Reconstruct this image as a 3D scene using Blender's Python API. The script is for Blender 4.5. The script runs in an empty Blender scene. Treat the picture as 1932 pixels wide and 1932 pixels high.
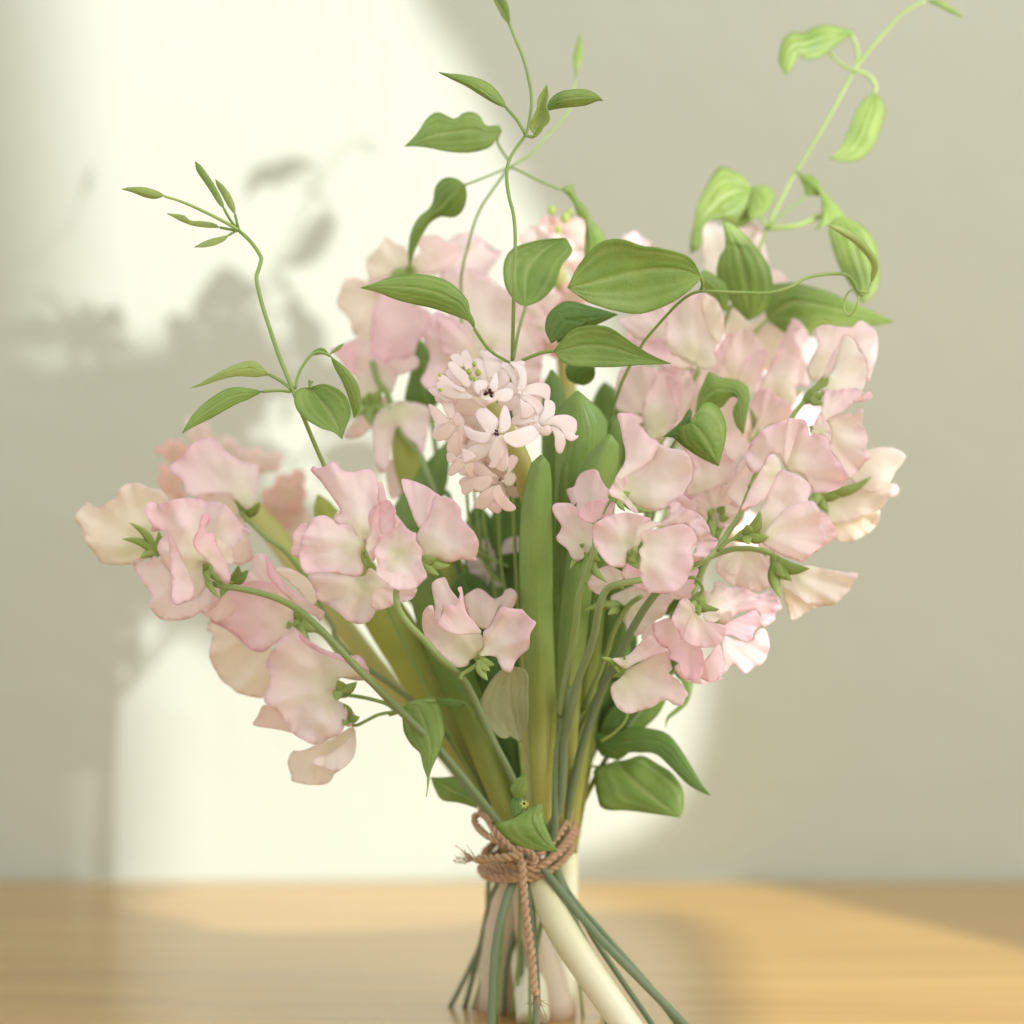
import bpy, math, random
import numpy as np
from mathutils import Vector, Matrix, noise
from mathutils.geometry import delaunay_2d_cdt

random.seed(7); rng = np.random.default_rng(7)
scene = bpy.context.scene
col = scene.collection

# ------------------------------------------------------------------ camera, world, lamps, exposure
FPX, CD, CZ, WY = 5114.0, 0.9, 0.173, 0.376      # focal length in photo units, camera distance, height, wall depth
cd = bpy.data.cameras.new("camera"); cam = bpy.data.objects.new("camera", cd); col.objects.link(cam)
cam.location = (0, -CD, CZ); cam.rotation_euler = (math.radians(90), 0, 0)
cd.sensor_width = 36; cd.lens = 36 * FPX / 1932; cd.clip_end = 60; cd.clip_start = 0.02
cd.dof.use_dof = True; cd.dof.focus_distance = CD - 0.052; cd.dof.aperture_fstop = 5.2
scene.camera = cam

world = bpy.data.worlds.new("World"); scene.world = world; world.use_nodes = True
bg = world.node_tree.nodes["Background"]; bg.inputs[0].default_value = (1.0, 0.995, 0.965, 1); bg.inputs[1].default_value = 0.96

def area(name, loc, target, sx, sy, power, color):
    l = bpy.data.lights.new(name, 'AREA'); l.shape = 'RECTANGLE'; l.size = sx; l.size_y = sy; l.energy = power; l.color = color
    o = bpy.data.objects.new(name, l); col.objects.link(o); o.location = loc
    o.rotation_euler = (Vector(target) - Vector(loc)).to_track_quat('-Z', 'Y').to_euler(); return o
area("window_light", (1.10, -0.70, 0.72), (0, 0.0, 0.16), 0.8, 0.8, 8.5, (1.0, 0.985, 0.975))

LAMP = Vector((3.08, -4.70, 0.36))
sl = bpy.data.lights.new("sunbeam_lamp", 'SPOT'); sl.energy = 1480; sl.color = (0.97, 0.97, 1.02); sl.shadow_soft_size = 0.024
sl.spot_size = math.radians(12.5); sl.spot_blend = 0.05
so = bpy.data.objects.new("sunbeam_lamp", sl); col.objects.link(so); so.location = LAMP
so.rotation_euler = (Vector((0.0, 0.2, 0.2)) - LAMP).to_track_quat('-Z', 'Y').to_euler()

LAMP2 = Vector((1.9, -1.7, 1.35))
s2 = bpy.data.lights.new("table_patch_lamp", 'SPOT'); s2.energy = 600; s2.color = (1.0, 0.97, 0.80); s2.shadow_soft_size = 0.007  # extra lamp, added to light the patch on the table
s2.spot_size = math.radians(22); s2.spot_blend = 0.1
so2 = bpy.data.objects.new("table_patch_lamp", s2); col.objects.link(so2); so2.location = LAMP2
so2.rotation_euler = (Vector((0.15, 0.1, 0.0)) - LAMP2).to_track_quat('-Z', 'Y').to_euler()

vs = scene.view_settings; vs.view_transform = 'Standard'; vs.look = 'None'; vs.exposure = 0.13; vs.gamma = 1
scene.cycles.max_bounces = 10; scene.cycles.transmission_bounces = 8; scene.cycles.diffuse_bounces = 6
scene.cycles.transparent_max_bounces = 8
try: scene.cycles.use_denoising = True
except Exception: pass

# ------------------------------------------------------------------ places: picture position + depth -> point in the room
VW = {'T': (0, 0, 3456), 'A': (200, 1300, 1100), 'B': (900, 1900, 1000), 'C': (1000, 700, 1000), 'D': (1350, 1100, 700),
      'E': (1900, 900, 1200), 'F': (1800, 1500, 1100), 'G': (2100, 0, 1200), 'H': (1300, 2456, 1300), 'I': (1200, 0, 1000),
      'J': (900, 1450, 800), 'K': (400, 500, 900), 'L': (600, 1800, 900), 'M': (1700, 1150, 700), 'N': (1500, 2100, 1000),
      'O': (2300, 1000, 800), 'Q': (1400, 1700, 700)}
K0 = 1932 / 3456.0
def px(view, s):
    """'u,v u,v' (or list) read in a zoom view -> array of positions in the 1932-unit frame"""
    ox, oy, sz = VW[view]
    if isinstance(s, str): a = np.array([[float(c) for c in t.split(',')] for t in s.split()])
    else: a = np.array(s, float).reshape(-1, 2)
    return np.stack([ox * K0 + a[:, 0] * sz / 3456.0, oy * K0 + a[:, 1] * sz / 3456.0], 1)
def w3(p, y):
    p = np.asarray(p, float); y = np.broadcast_to(np.asarray(y, float), p.shape[:-1]); k = (CD + y) / FPX
    return np.stack([(p[..., 0] - 966) * k, y + 0 * k, CZ + (966 - p[..., 1]) * k], -1)
U = CD / FPX                                   # metres per picture unit at the bouquet

# ------------------------------------------------------------------ objects
def link(name, me, mat, parent=None, smooth=True):
    o = bpy.data.objects.new(name, me); col.objects.link(o)
    if mat is not None: me.materials.append(mat)
    if smooth and len(me.polygons): me.polygons.foreach_set('use_smooth', [True] * len(me.polygons))
    if parent is not None:
        o.parent = parent
        r = parent
        while r.parent: r = r.parent
        o.matrix_parent_inverse = Matrix.Translation(-Vector(r['_at'])) if parent is r and '_at' in r else Matrix.Identity(4)
        if parent is not r: o.matrix_parent_inverse = Matrix.Identity(4)
    return o
def thing(name, label, cat, at, group=None):
    o = bpy.data.objects.new(name, None); col.objects.link(o); o.location = at; o['_at'] = tuple(at)
    o['label'] = label; o['category'] = cat; o.empty_display_size = 0.01
    if group: o['group'] = group
    return o
def mesh(name, v, f, attrs=None):
    me = bpy.data.meshes.new(name); me.from_pydata([tuple(map(float, q)) for q in v], [], f)
    for k, a in (attrs or {}).items():
        at = me.attributes.new(k, 'FLOAT', 'POINT'); at.data.foreach_set('value', np.asarray(a, np.float32))
    me.update(); return me

def catmull(p, n=5, closed=True):
    p = np.asarray(p, float); m = len(p); out = []
    for i in range(m if closed else m - 1):
        if closed: a, b, c, d = p[(i - 1) % m], p[i], p[(i + 1) % m], p[(i + 2) % m]
        else: a, b, c, d = p[max(i - 1, 0)], p[i], p[i + 1], p[min(i + 2, m - 1)]
        for k in range(n):
            t = k / n
            out.append(0.5 * (2 * b + (c - a) * t + (2 * a - 5 * b + 4 * c - d) * t * t + (3 * b - a - 3 * c + d) * t ** 3))
    if not closed: out.append(p[-1])
    return np.array(out)
def resample(p, n):
    p = np.asarray(p, float); d = np.r_[0, np.cumsum(np.linalg.norm(np.diff(p, axis=0), axis=1))]
    t = np.linspace(0, d[-1], n); return np.stack([np.interp(t, d, p[:, i]) for i in range(p.shape[1])], 1)
def inside(P, poly):
    x, y = P[:, 0], P[:, 1]; r = np.zeros(len(P), bool); a = poly; b = np.roll(poly, -1, 0)
    for (x1, y1), (x2, y2) in zip(a, b):
        c = ((y1 > y) != (y2 > y)); 
        if abs(y2 - y1) < 1e-9: continue
        r ^= c & (x < (x2 - x1) * (y - y1) / (y2 - y1) + x1)
    return r
def segdist(P, poly):
    a = poly; b = np.roll(poly, -1, 0); d = np.full(len(P), 1e9)
    for p, q in zip(a, b):
        v = q - p; L = max((v * v).sum(), 1e-9); t = np.clip(((P - p) @ v) / L, 0, 1)
        d = np.minimum(d, np.linalg.norm(P - p - t[:, None] * v, axis=1))
    return d
def thick(o, t):
    m = o.modifiers.new('thickness', 'SOLIDIFY'); m.thickness = t; m.offset = 0
    return o

def tube(name, pts, rad, mat, parent, sides=8, cap=True, n=4, bumps=0.0, attrs=None):
    """pts: world points; rad: one radius or one per point"""
    P = np.asarray(pts, float); R = np.full(len(P), rad) if np.isscalar(rad) else np.asarray(rad, float)
    PR = catmull(np.c_[P, R], n, False) if len(P) > 2 else np.c_[P, R]
    P, R = PR[:, :3], PR[:, 3]; T = np.gradient(P, axis=0); T /= np.linalg.norm(T, axis=1)[:, None] + 1e-12
    nrm = np.array([0.3, -1, 0.1]); V = []; N = len(P)
    for i in range(N):
        nrm = nrm - T[i] * (nrm @ T[i]); nrm /= np.linalg.norm(nrm) + 1e-12; b = np.cross(T[i], nrm)
        for k in range(sides):
            a = 2 * math.pi * k / sides; r = R[i] * (1 + bumps * math.sin(i * 1.7 + k * 2.1))
            V.append(P[i] + r * (math.cos(a) * nrm + math.sin(a) * b))
    F = [(i * sides + k, i * sides + (k + 1) % sides, (i + 1) * sides + (k + 1) % sides, (i + 1) * sides + k) for i in range(N - 1) for k in range(sides)]
    if cap: F += [tuple(range(sides))[::-1], tuple((N - 1) * sides + k for k in range(sides))]
    s = np.repeat(np.linspace(0, 1, N), sides)
    if mat is False: return V, F
    return link(name, mesh(name, V, F, {'along': s}), mat, parent)
def join(name, parts, mat, parent, attrs=None):
    V = []; F = []
    for v, f in parts:
        o = len(V); V += list(v); F += [tuple(i + o for i in q) for q in f]
    return link(name, mesh(name, V, F), mat, parent)

# ------------------------------------------------------------------ materials
def rgb(r, g, b):  # display values 0-255 -> linear
    f = lambda c: (c / 255 / 12.92) if c / 255 < .04045 else ((c / 255 + .055) / 1.055) ** 2.4
    return (f(r), f(g), f(b), 1)
class NT:
    def __init__(s, name):
        s.m = bpy.data.materials.new(name); s.m.use_nodes = True; s.t = s.m.node_tree; s.t.nodes.clear()
        s.out = s.t.nodes.new('ShaderNodeOutputMaterial')
    def n(s, typ, ins=None, **kw):
        q = s.t.nodes.new('ShaderNode' + typ)
        for k, v in kw.items(): setattr(q, k, v)
        for k, v in (ins or {}).items():
            if isinstance(v, tuple) and len(v) == 2 and hasattr(v[0], 'outputs'): s.t.links.new(v[0].outputs[v[1]], q.inputs[k])
            elif hasattr(v, 'outputs'): s.t.links.new(v.outputs[0], q.inputs[k])
            else: q.inputs[k].default_value = v
        return q
    def attr(s, name): return (s.n('Attribute', attribute_name=name), 2)
    def mix(s, fac, a, b, mode='MIX'):
        q = s.n('MixRGB', blend_type=mode); q.use_clamp = True
        for i, v in enumerate((fac, a, b)):
            if isinstance(v, tuple) and len(v) == 2 and hasattr(v[0], 'outputs'): s.t.links.new(v[0].outputs[v[1]], q.inputs[i])
            elif hasattr(v, 'outputs'): s.t.links.new(v.outputs[0], q.inputs[i])
            else: q.inputs[i].default_value = v
        return q
    def math(s, op, a, b=0.0, c=0.0):
        q = s.n('Math', operation=op)
        for i, v in enumerate((a, b, c)):
            if isinstance(v, tuple): s.t.links.new(v[0].outputs[v[1]], q.inputs[i])
            elif hasattr(v, 'outputs'): s.t.links.new(v.outputs[0], q.inputs[i])
            else: q.inputs[i].default_value = v
        return q
    def ramp(s, fac, stops):
        q = s.n('ValToRGB'); e = q.color_ramp.elements
        while len(e) > 1: e.remove(e[-1])
        e[0].position = stops[0][0]; e[0].color = stops[0][1]
        for p, c in stops[1:]: x = e.new(p); x.color = c
        if isinstance(fac, tuple): s.t.links.new(fac[0].outputs[fac[1]], q.inputs[0])
        else: s.t.links.new(fac.outputs[0], q.inputs[0])
        return q
    def finish(s, shader): s.t.links.new(shader.outputs[0], s.out.inputs[0]); return s.m

def petal_mat(name, throat, body, edge, rim, trans=0.55):
    t = NT(name); co = t.n('TexCoord'); 
    no = t.n('TexNoise', {'Vector': (co, 3), 'Scale': 70.0, 'Detail': 3.0}); nf = t.n('TexNoise', {'Vector': (co, 3), 'Scale': 900.0, 'Detail': 2.0})
    pig = t.math('ADD', t.attr('pig'), t.math('MULTIPLY', t.math('SUBTRACT', no, 0.5), 0.16))
    c = t.ramp(pig, [(0.03, throat), (0.42, body), (1.0, edge)])
    c = t.mix(t.attr('rim'), c, rim)
    ray = t.math('MULTIPLY', t.attr('ray'), 0.30)
    c = t.mix(ray, c, edge)
    bmp = t.n('Bump', {'Height': t.math('ADD', t.attr('ray'), t.math('MULTIPLY', nf, 0.5)), 'Strength': 0.10, 'Distance': 0.0004})
    p = t.n('BsdfPrincipled', {'Base Color': c, 'Roughness': 0.5, 'Specular IOR Level': 0.28, 'Normal': bmp})
    tr = t.n('BsdfTranslucent', {'Color': t.mix(1.0, c, (1.0, 0.97, 0.94, 1), 'MULTIPLY'), 'Normal': bmp})
    m = t.n('MixShader', {0: trans, 1: p, 2: tr}); return t.finish(m)
def leaf_mat(name, a, b, vein, rough=0.40, trans=0.35, spec=0.45, tip=None, vn=0.6):
    t = NT(name); co = t.n('TexCoord')
    no = t.n('TexNoise', {'Vector': (co, 3), 'Scale': 85.0, 'Detail': 6.0}); nf = t.n('TexNoise', {'Vector': (co, 3), 'Scale': 1400.0, 'Detail': 2.0})
    c = t.mix(t.n('MapRange', {0: no, 1: 0.3, 2: 0.7}), a, b)
    if tip: c = t.mix(t.ramp(t.attr('along'), [(0.05, (0, 0, 0, 1)), (0.55, (1, 1, 1, 1))]), tip, c)
    c = t.mix(t.math('MULTIPLY', t.attr('vein'), vn), c, vein)
    sp = t.n('MapRange', {0: t.n('TexNoise', {'Vector': (co, 3), 'Scale': 420.0, 'Detail': 2.0}), 1: 0.66, 2: 0.74}); sp.clamp = True
    c = t.mix(t.math('MULTIPLY', sp, 0.22), c, rgb(150, 128, 76))
    bmp = t.n('Bump', {'Height': t.math('ADD', t.math('MULTIPLY', t.attr('net'), 0.45), t.math('MULTIPLY', nf, 0.6)), 'Strength': 0.4, 'Distance': 0.0006})
    p = t.n('BsdfPrincipled', {'Base Color': c, 'Roughness': rough, 'Specular IOR Level': spec, 'Normal': bmp})
    tr = t.n('BsdfTranslucent', {'Color': t.mix(1.0, c, (1.0, 1.0, 0.62, 1), 'MULTIPLY'), 'Normal': bmp})
    m = t.n('MixShader', {0: trans, 1: p, 2: tr}); return t.finish(m)
def plain_mat(name, a, b, scale=80.0, rough=0.5, spec=0.4, trans=0.0, stretch=(1, 1, 1), along=None, bump=0.2):
    t = NT(name); co = t.n('TexCoord'); mp = t.n('Mapping', {0: (co, 3), 'Scale': stretch})
    no = t.n('TexNoise', {'Vector': mp, 'Scale': scale, 'Detail': 4.0})
    c = t.mix(t.n('MapRange', {0: no, 1: 0.3, 2: 0.7}), a, b)
    if along: c = t.mix(t.ramp(t.attr('along'), along[1]), c, along[0])
    bmp = t.n('Bump', {'Height': t.n('TexNoise', {'Vector': mp, 'Scale': scale * 12}), 'Strength': bump, 'Distance': 0.0004})
    p = t.n('BsdfPrincipled', {'Base Color': c, 'Roughness': rough, 'Specular IOR Level': spec, 'Normal': bmp})
    if trans:
        tr = t.n('BsdfTranslucent', {'Color': c}); p = t.n('MixShader', {0: trans, 1: p, 2: tr})
    return t.finish(p)

PK = {
 'pink':  petal_mat('petal_pink', rgb(243, 246, 220), rgb(254, 249, 247), rgb(253, 238, 243), rgb(253, 220, 231)),
 'deep':  petal_mat('petal_deep_pink', rgb(247, 245, 228), rgb(253, 241, 243), rgb(252, 229, 237), rgb(250, 210, 224)),
 'blush': petal_mat('petal_blush', rgb(243, 246, 220), rgb(254, 250, 247), rgb(254, 245, 246), rgb(253, 228, 236)),
 'peach': petal_mat('petal_peach', rgb(249, 247, 230), rgb(254, 247, 242), rgb(253, 242, 241), rgb(251, 226, 230)),
 'cream': petal_mat('petal_cream', rgb(242, 244, 214), rgb(253, 250, 238), rgb(253, 247, 239), rgb(251, 236, 232)),
 'white': petal_mat('petal_white', rgb(244, 248, 228), rgb(254, 252, 246), rgb(254, 250, 247), rgb(252, 240, 240)),
 'salmon': petal_mat('petal_salmon', rgb(246, 232, 206), rgb(247, 222, 206), rgb(246, 214, 204), rgb(243, 204, 198), 0.35),
 'hya':   petal_mat('hyacinth_petal', rgb(253, 245, 236), rgb(254, 248, 245), rgb(254, 245, 244), rgb(253, 235, 239), 0.3),
 'hyab':  petal_mat('hyacinth_petal_peach', rgb(250, 241, 224), rgb(252, 241, 232), rgb(252, 238, 232), rgb(250, 227, 226), 0.35),
}
LF = {
 'leaf':  leaf_mat('clematis_leaf', rgb(126, 160, 72), rgb(156, 184, 94), rgb(196, 214, 138)),
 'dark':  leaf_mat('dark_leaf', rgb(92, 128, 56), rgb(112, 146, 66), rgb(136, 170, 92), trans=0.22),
 'lite':  leaf_mat('young_leaf', rgb(122, 154, 68), rgb(162, 186, 96), rgb(208, 222, 150), trans=0.34),
 'tip':   leaf_mat('tip_leaf', rgb(162, 182, 100), rgb(182, 200, 116), rgb(206, 216, 150), trans=0.35),
 'grey':  leaf_mat('pale_leaf_underside', rgb(164, 170, 128), rgb(178, 182, 140), rgb(196, 200, 160), rough=0.7, trans=0.25, spec=0.2),
 'strap': leaf_mat('hyacinth_leaf', rgb(124, 160, 84), rgb(148, 180, 96), rgb(156, 186, 106), rough=0.28, trans=0.12, spec=0.5, tip=rgb(214, 208, 116), vn=.15),
 'strapd': leaf_mat('hyacinth_leaf_dark', rgb(104, 136, 64), rgb(124, 154, 72), rgb(134, 160, 78), rough=0.34, trans=0.12, spec=0.45, tip=rgb(186, 190, 98), vn=.15),
 'olive': leaf_mat('hyacinth_leaf_olive', rgb(166, 178, 80), rgb(186, 194, 94), rgb(176, 184, 92), rough=0.36, trans=0.2, spec=0.4, tip=rgb(186, 184, 100), vn=.15),
}
M_STEM = plain_mat('sweet_pea_stem', rgb(140, 164, 98), rgb(162, 182, 116), 60, 0.5, 0.35, 0.05, (1, 1, .3), (rgb(120, 138, 104), [(0.3, (0, 0, 0, 1)), (0.75, (1, 1, 1, 1))]))
M_VINE = plain_mat('vine_stem', rgb(136, 162, 86), rgb(158, 182, 104), 60, 0.5, 0.35, 0.1)
M_VINEL = plain_mat('young_vine_stem', rgb(166, 192, 106), rgb(184, 208, 126), 60, 0.5, 0.35, 0.2)
M_CALYX = plain_mat('calyx_green', rgb(142, 168, 88), rgb(172, 194, 114), 120, 0.5, 0.35, 0.15)
M_SEPAL = plain_mat('sepal_light_green', rgb(146, 172, 92), rgb(166, 190, 112), 120, 0.5, 0.3, 0.25)
M_HSTALK = plain_mat('hyacinth_stalk', rgb(186, 184, 104), rgb(202, 200, 124), 60, 0.4, 0.4, 0.1, (1, 1, .2), (rgb(244, 243, 216), [(0.5, (0, 0, 0, 1)), (0.9, (1, 1, 1, 1))]))
M_STAMEN = plain_mat('stamen_dark', rgb(62, 28, 34), rgb(84, 40, 46), 300, 0.6)
M_BUD = plain_mat('green_bud', rgb(168, 190, 84), rgb(196, 210, 112), 160, 0.5, 0.35, 0.1)
# ------------------------------------------------------------------ petals, leaves, calyces
def petal(view, s, y, throat, tx=0.0, ty=0.0, cup=0.0, ruf=0.05, c='pink', parent=None, name='petal', step=None, seed=None, lift=0.0, mat=None, k=None, nz=1.0, pig0=0.0):
    """A curved sheet with its own outline; y = depth at the throat, tx/ty = lean, cup/ruf = curl and ruffle (share of its size)"""
    q = px(view, s); th = throat
    ol = catmull(q, 5, True); peri = np.linalg.norm(np.diff(np.r_[ol, ol[:1]], axis=0), axis=1).sum()
    size = max(np.ptp(q[:, 0]), np.ptp(q[:, 1]))
    st = step or max(3.0, size / 24); n = max(24, int(peri / (st * 0.8)))
    ol = resample(np.r_[ol, ol[:1]], n + 1)[:-1]
    sd = seed if seed is not None else int(abs(q[0, 0] * 13 + q[0, 1] * 7))
    r_ = np.random.default_rng(sd)
    # tiny irregularities of the living edge
    ph = r_.uniform(0, 6.28, 3); a = np.arange(n) / n * 6.283
    nr = np.roll(ol, -1, 0) - np.roll(ol, 1, 0); nr = np.stack([nr[:, 1], -nr[:, 0]], 1) / (np.linalg.norm(nr, axis=1)[:, None] + 1e-9)
    kk = max(5, int(peri / 38))
    ol = ol + nr * ((np.sin(a * kk + ph[0]) * .5 + np.sin(a * int(kk * 1.7) + ph[1]) * .4) * size * 0.004)[:, None]
    x0, y0, x1, y1 = ol[:, 0].min(), ol[:, 1].min(), ol[:, 0].max(), ol[:, 1].max()
    gx, gy = np.meshgrid(np.arange(x0, x1, st), np.arange(y0, y1, st * .87)); gx[1::2] += st / 2
    g = np.stack([gx.ravel(), gy.ravel()], 1) + r_.uniform(-.12, .12, (gx.size, 2)) * st
    g = g[inside(g, ol)]
    if len(g): g = g[segdist(g, ol) > st * 0.55]
    V = np.r_[ol, g]
    res = delaunay_2d_cdt([Vector(p) for p in V], [], [list(range(n))], 1, 1e-4)
    P = np.array([tuple(v) for v in res[0]]); F = [tuple(f) for f in res[2]]
    if not F: return None
    d = segdist(P, ol); rel = P - th; rho = np.linalg.norm(rel, axis=1); rm = max(rho.max(), 1e-6); rn = rho / rm
    phi = np.arctan2(rel[:, 1], rel[:, 0]); Lm = size * U
    if k is None: k = 5 + sd % 4
    r0 = min(rn.min(), 0.6); rr = np.clip((rn - r0) / (1 - r0 + 1e-6), 0, 1)
    edge = np.exp(-d / (size * 0.10))
    yy = y + tx * rel[:, 0] * U + ty * -rel[:, 1] * U - lift
    yy = yy - cup * Lm * (rr ** 2)
    p1, p2, p3 = r_.uniform(0, 6.28, 3)
    spread = np.ptp(np.unwrap(np.sort(phi))) if len(phi) else 6.28
    kf = k * (2.0 if spread < 1.8 else 1.0)
    ruf = ruf * 1.3
    yy = yy + ruf * Lm * (np.sin(kf * phi + p1) * rr ** 1.5 + 0.5 * np.sin(2.3 * kf * phi + p2) * rr ** 2 * (0.35 + edge) + 0.17 * np.sin(5.1 * kf * phi + p3) * rr * (0.3 + edge))
    nn = np.array([noise.noise(Vector((p[0] * .022 + sd, p[1] * .022, sd * .37))) for p in P]); n2 = np.array([noise.noise(Vector((p[0] * .06 + sd, p[1] * .06, 9.1))) for p in P])
    yy = yy + nz * Lm * (0.080 * nn + 0.010 * n2)
    yy = yy + 0.030 * Lm * edge * np.sin(3 * phi + p2)
    W = w3(P, yy)
    pig = np.clip(pig0 + rn * 1.02 + 0.10 * nn, 0, 1.2); rim = np.clip(np.exp(-d / 1.8) * 0.28 + np.exp(-d / 16.0) * 0.34, 0, 1) * np.clip(0.3 + rn * 1.1, 0, 1)
    ray = np.clip(0.5 + 0.35 * np.sin(phi * 52 + 3 * nn) + 0.35 * np.sin(phi * 23 + 5 * n2 + sd), 0, 1) * np.clip(rn * 1.6, 0, 1)
    o = link(name, mesh(name, W, F, {'pig': pig, 'rim': rim, 'ray': ray}), mat or PK[c], parent)
    return thick(o, 0.00012)

def leafgrid(name, Lp, Mp, Rp, yb, yt, mat, parent, fold=0.25, arch=0.0, groove=0.05, veins=(0, -.45, .45, -.78, .78), n=26, m=17, th=0.0003, side=0.0, wav=0.03, seed=0, lon=False):
    """blade between a left edge, a midrib and a right edge (arrays of picture positions base->tip)"""
    A, B, C = resample(catmull(Lp, 5, False), n), resample(catmull(Mp, 5, False), n), resample(catmull(Rp, 5, False), n)
    t = np.linspace(-1, 1, m); s = np.linspace(0, 1, n); V = []; vein = []; al = []; net = []
    yb_ = np.interp(s, np.linspace(0, 1, 2), [yb, yt]) if np.isscalar(yb) else None
    for i in range(n):
        hw = max(np.linalg.norm(A[i] - C[i]) / 2, 0.3) * U
        for j in range(m):
            q = t[j]
            p = B[i] * (1 - abs(q)) + (A[i] if q < 0 else C[i]) * abs(q)
            vv = sum(math.exp(-((q - v) / 0.055) ** 2) * (1.0 if v == 0 else 0.7) for v in veins)
            hump = sum(0.5 - 0.5 * math.cos(2 * math.pi * (q - a) / (b - a)) for a, b in zip(sorted(veins), sorted(veins)[1:]) if a <= q <= b)
            y = yb_[i] + fold * hw * (q * q - 0.4) + arch * U * 100 * math.sin(math.pi * s[i]) + side * hw * q
            y += groove * hw * (vv - 0.8 * hump) + wav * hw * math.sin(9 * s[i] + seed + 2 * q) * abs(q) * 2
            V.append(w3(p, y)); vein.append(min(vv, 1)); al.append(s[i]); net.append((0.5 + 0.5 * math.sin(q * 31)) * 1.6 if lon else 0.5 + 0.5 * math.sin(s[i] * 70 + abs(q) * 9 + 3 * math.sin(s[i] * 17 + q * 5)))
    F = [(i * m + j, i * m + j + 1, (i + 1) * m + j + 1, (i + 1) * m + j) for i in range(n - 1) for j in range(m - 1)]
    o = link(name, mesh(name, V, F, {'vein': vein, 'along': al, 'net': net}), mat, parent); return thick(o, th)
def leaf(parent, view, base, tip, Ls, Rs, yb, yt, c='leaf', mid=None, stalk=None, sy=None, sr=2.0, name='leaf', smat=None, **kw):
    b, t = px(view, base), px(view, tip); Lp = np.r_[b, px(view, Ls), t]; Rp = np.r_[b, px(view, Rs), t]
    if mid: Mp = np.r_[b, px(view, mid), t]
    else:
        a_, c_ = resample(catmull(Lp, 5, False), 9), resample(catmull(Rp, 5, False), 9); Mp = (a_ + c_) / 2
    o = leafgrid(name, Lp, Mp, Rp, yb, yt, LF[c], parent, seed=b[0, 0], **kw)
    if stalk:
        q = px(view, stalk); q = np.r_[b, q] ; ys = np.linspace(yb, sy if sy is not None else yb, len(q))
        tube('leaf_stalk', w3(q, ys), sr * U, smat or M_VINE, o, 6)
    return o
def strap(parent, tip, Ls, Rs, yt, yb, c='strap', fold=0.9, **kw):
    """hyacinth blade, T coordinates from the tip down"""
    t = px('T', tip); Lp = np.r_[t, px('T', Ls)][::-1]; Rp = np.r_[t, px('T', Rs)][::-1]
    a_, c_ = resample(catmull(Lp, 5, False), 9), resample(catmull(Rp, 5, False), 9)
    kw.setdefault('groove', 0.005); kw.setdefault('veins', (-.8, -.6, -.4, -.2, 0, .2, .4, .6, .8)); kw.setdefault('wav', 0.01)
    return leafgrid('leaf', Lp, (a_ + c_) / 2, Rp, yb, yt, LF[c], parent, fold=fold, n=34, m=23, th=0.0011, lon=True, seed=t[0, 0], **kw)
def stem(parent, view, pts, ys, r=4.5, mat=None, name='stem', tail=None, taper=1.0, sides=10, bumps=0.03):
    """ys: depths spread over the points; tail: extra 'T' points to the tie and the table with depths"""
    q = px(view, pts); y = np.interp(np.linspace(0, 1, len(q)), np.linspace(0, 1, len(ys)), ys)
    if tail is not None: q = np.r_[q, tail[0]]; y = np.r_[y, tail[1]]
    rad = np.linspace(r * taper, r, len(q)) * U
    return tube(name, w3(q, y), rad, mat or M_STEM, parent, sides, bumps=bumps)

def blob(center, ax, lng, wid, n=8, m=8):
    """a pointed pod: verts and faces"""
    ax = np.asarray(ax, float); ax /= np.linalg.norm(ax) + 1e-9; u = np.cross(ax, [0.2, 0.9, 0.4]); u /= np.linalg.norm(u); v = np.cross(ax, u)
    V = []; F = []
    for i in range(n + 1):
        t = i / n; r = wid * (math.sin(math.pi * min(max(t, .04), .96)) ** 0.7) * (1 - .25 * t)
        for k in range(m):
            a = 2 * math.pi * k / m; V.append(np.asarray(center) + ax * lng * (t - .1) + r * (math.cos(a) * u + math.sin(a) * v))
    for i in range(n):
        for k in range(m): F.append((i * m + k, i * m + (k + 1) % m, (i + 1) * m + (k + 1) % m, (i + 1) * m + k))
    F += [tuple(range(m))[::-1], tuple(n * m + k for k in range(m))]
    return V, F
def sepal(view, b, t, y0, y1, wid=5.0, curve=0.15):
    """a curved pointed tongue from b to t (verts, faces), given thickness"""
    p0, p1 = px(view, [b])[0], px(view, [t])[0]; d = p1 - p0; nn = np.array([-d[1], d[0]]); L = np.linalg.norm(d) + 1e-6; nn /= L
    V = []; n = 9
    for i in range(n):
        s = i / (n - 1); c = p0 + d * s + nn * curve * L * math.sin(math.pi * s); w = wid * (math.sin(math.pi * min(s * .8 + .2, 1)) ** .8 + 0.02) * (1 - .3 * s)
        for q in (-1, -.5, 0, .5, 1):
            V.append(w3(c + nn * q * w * 1.25, y0 + (y1 - y0) * s + (q * q - .5) * w * .5 * U))
        for q in (.5, 0, -.5):
            V.append(w3(c + nn * q * w * 1.25, y0 + (y1 - y0) * s + (q * q - .5) * w * .5 * U + 0.0005 + .15 * w * U))
    F = [(i * 8 + k, i * 8 + (k + 1) % 8, (i + 1) * 8 + (k + 1) % 8, (i + 1) * 8 + k) for i in range(n - 1) for k in range(8)]
    F += [tuple(range(8))[::-1], tuple((n - 1) * 8 + k for k in range(8))]
    return V, F
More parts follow.
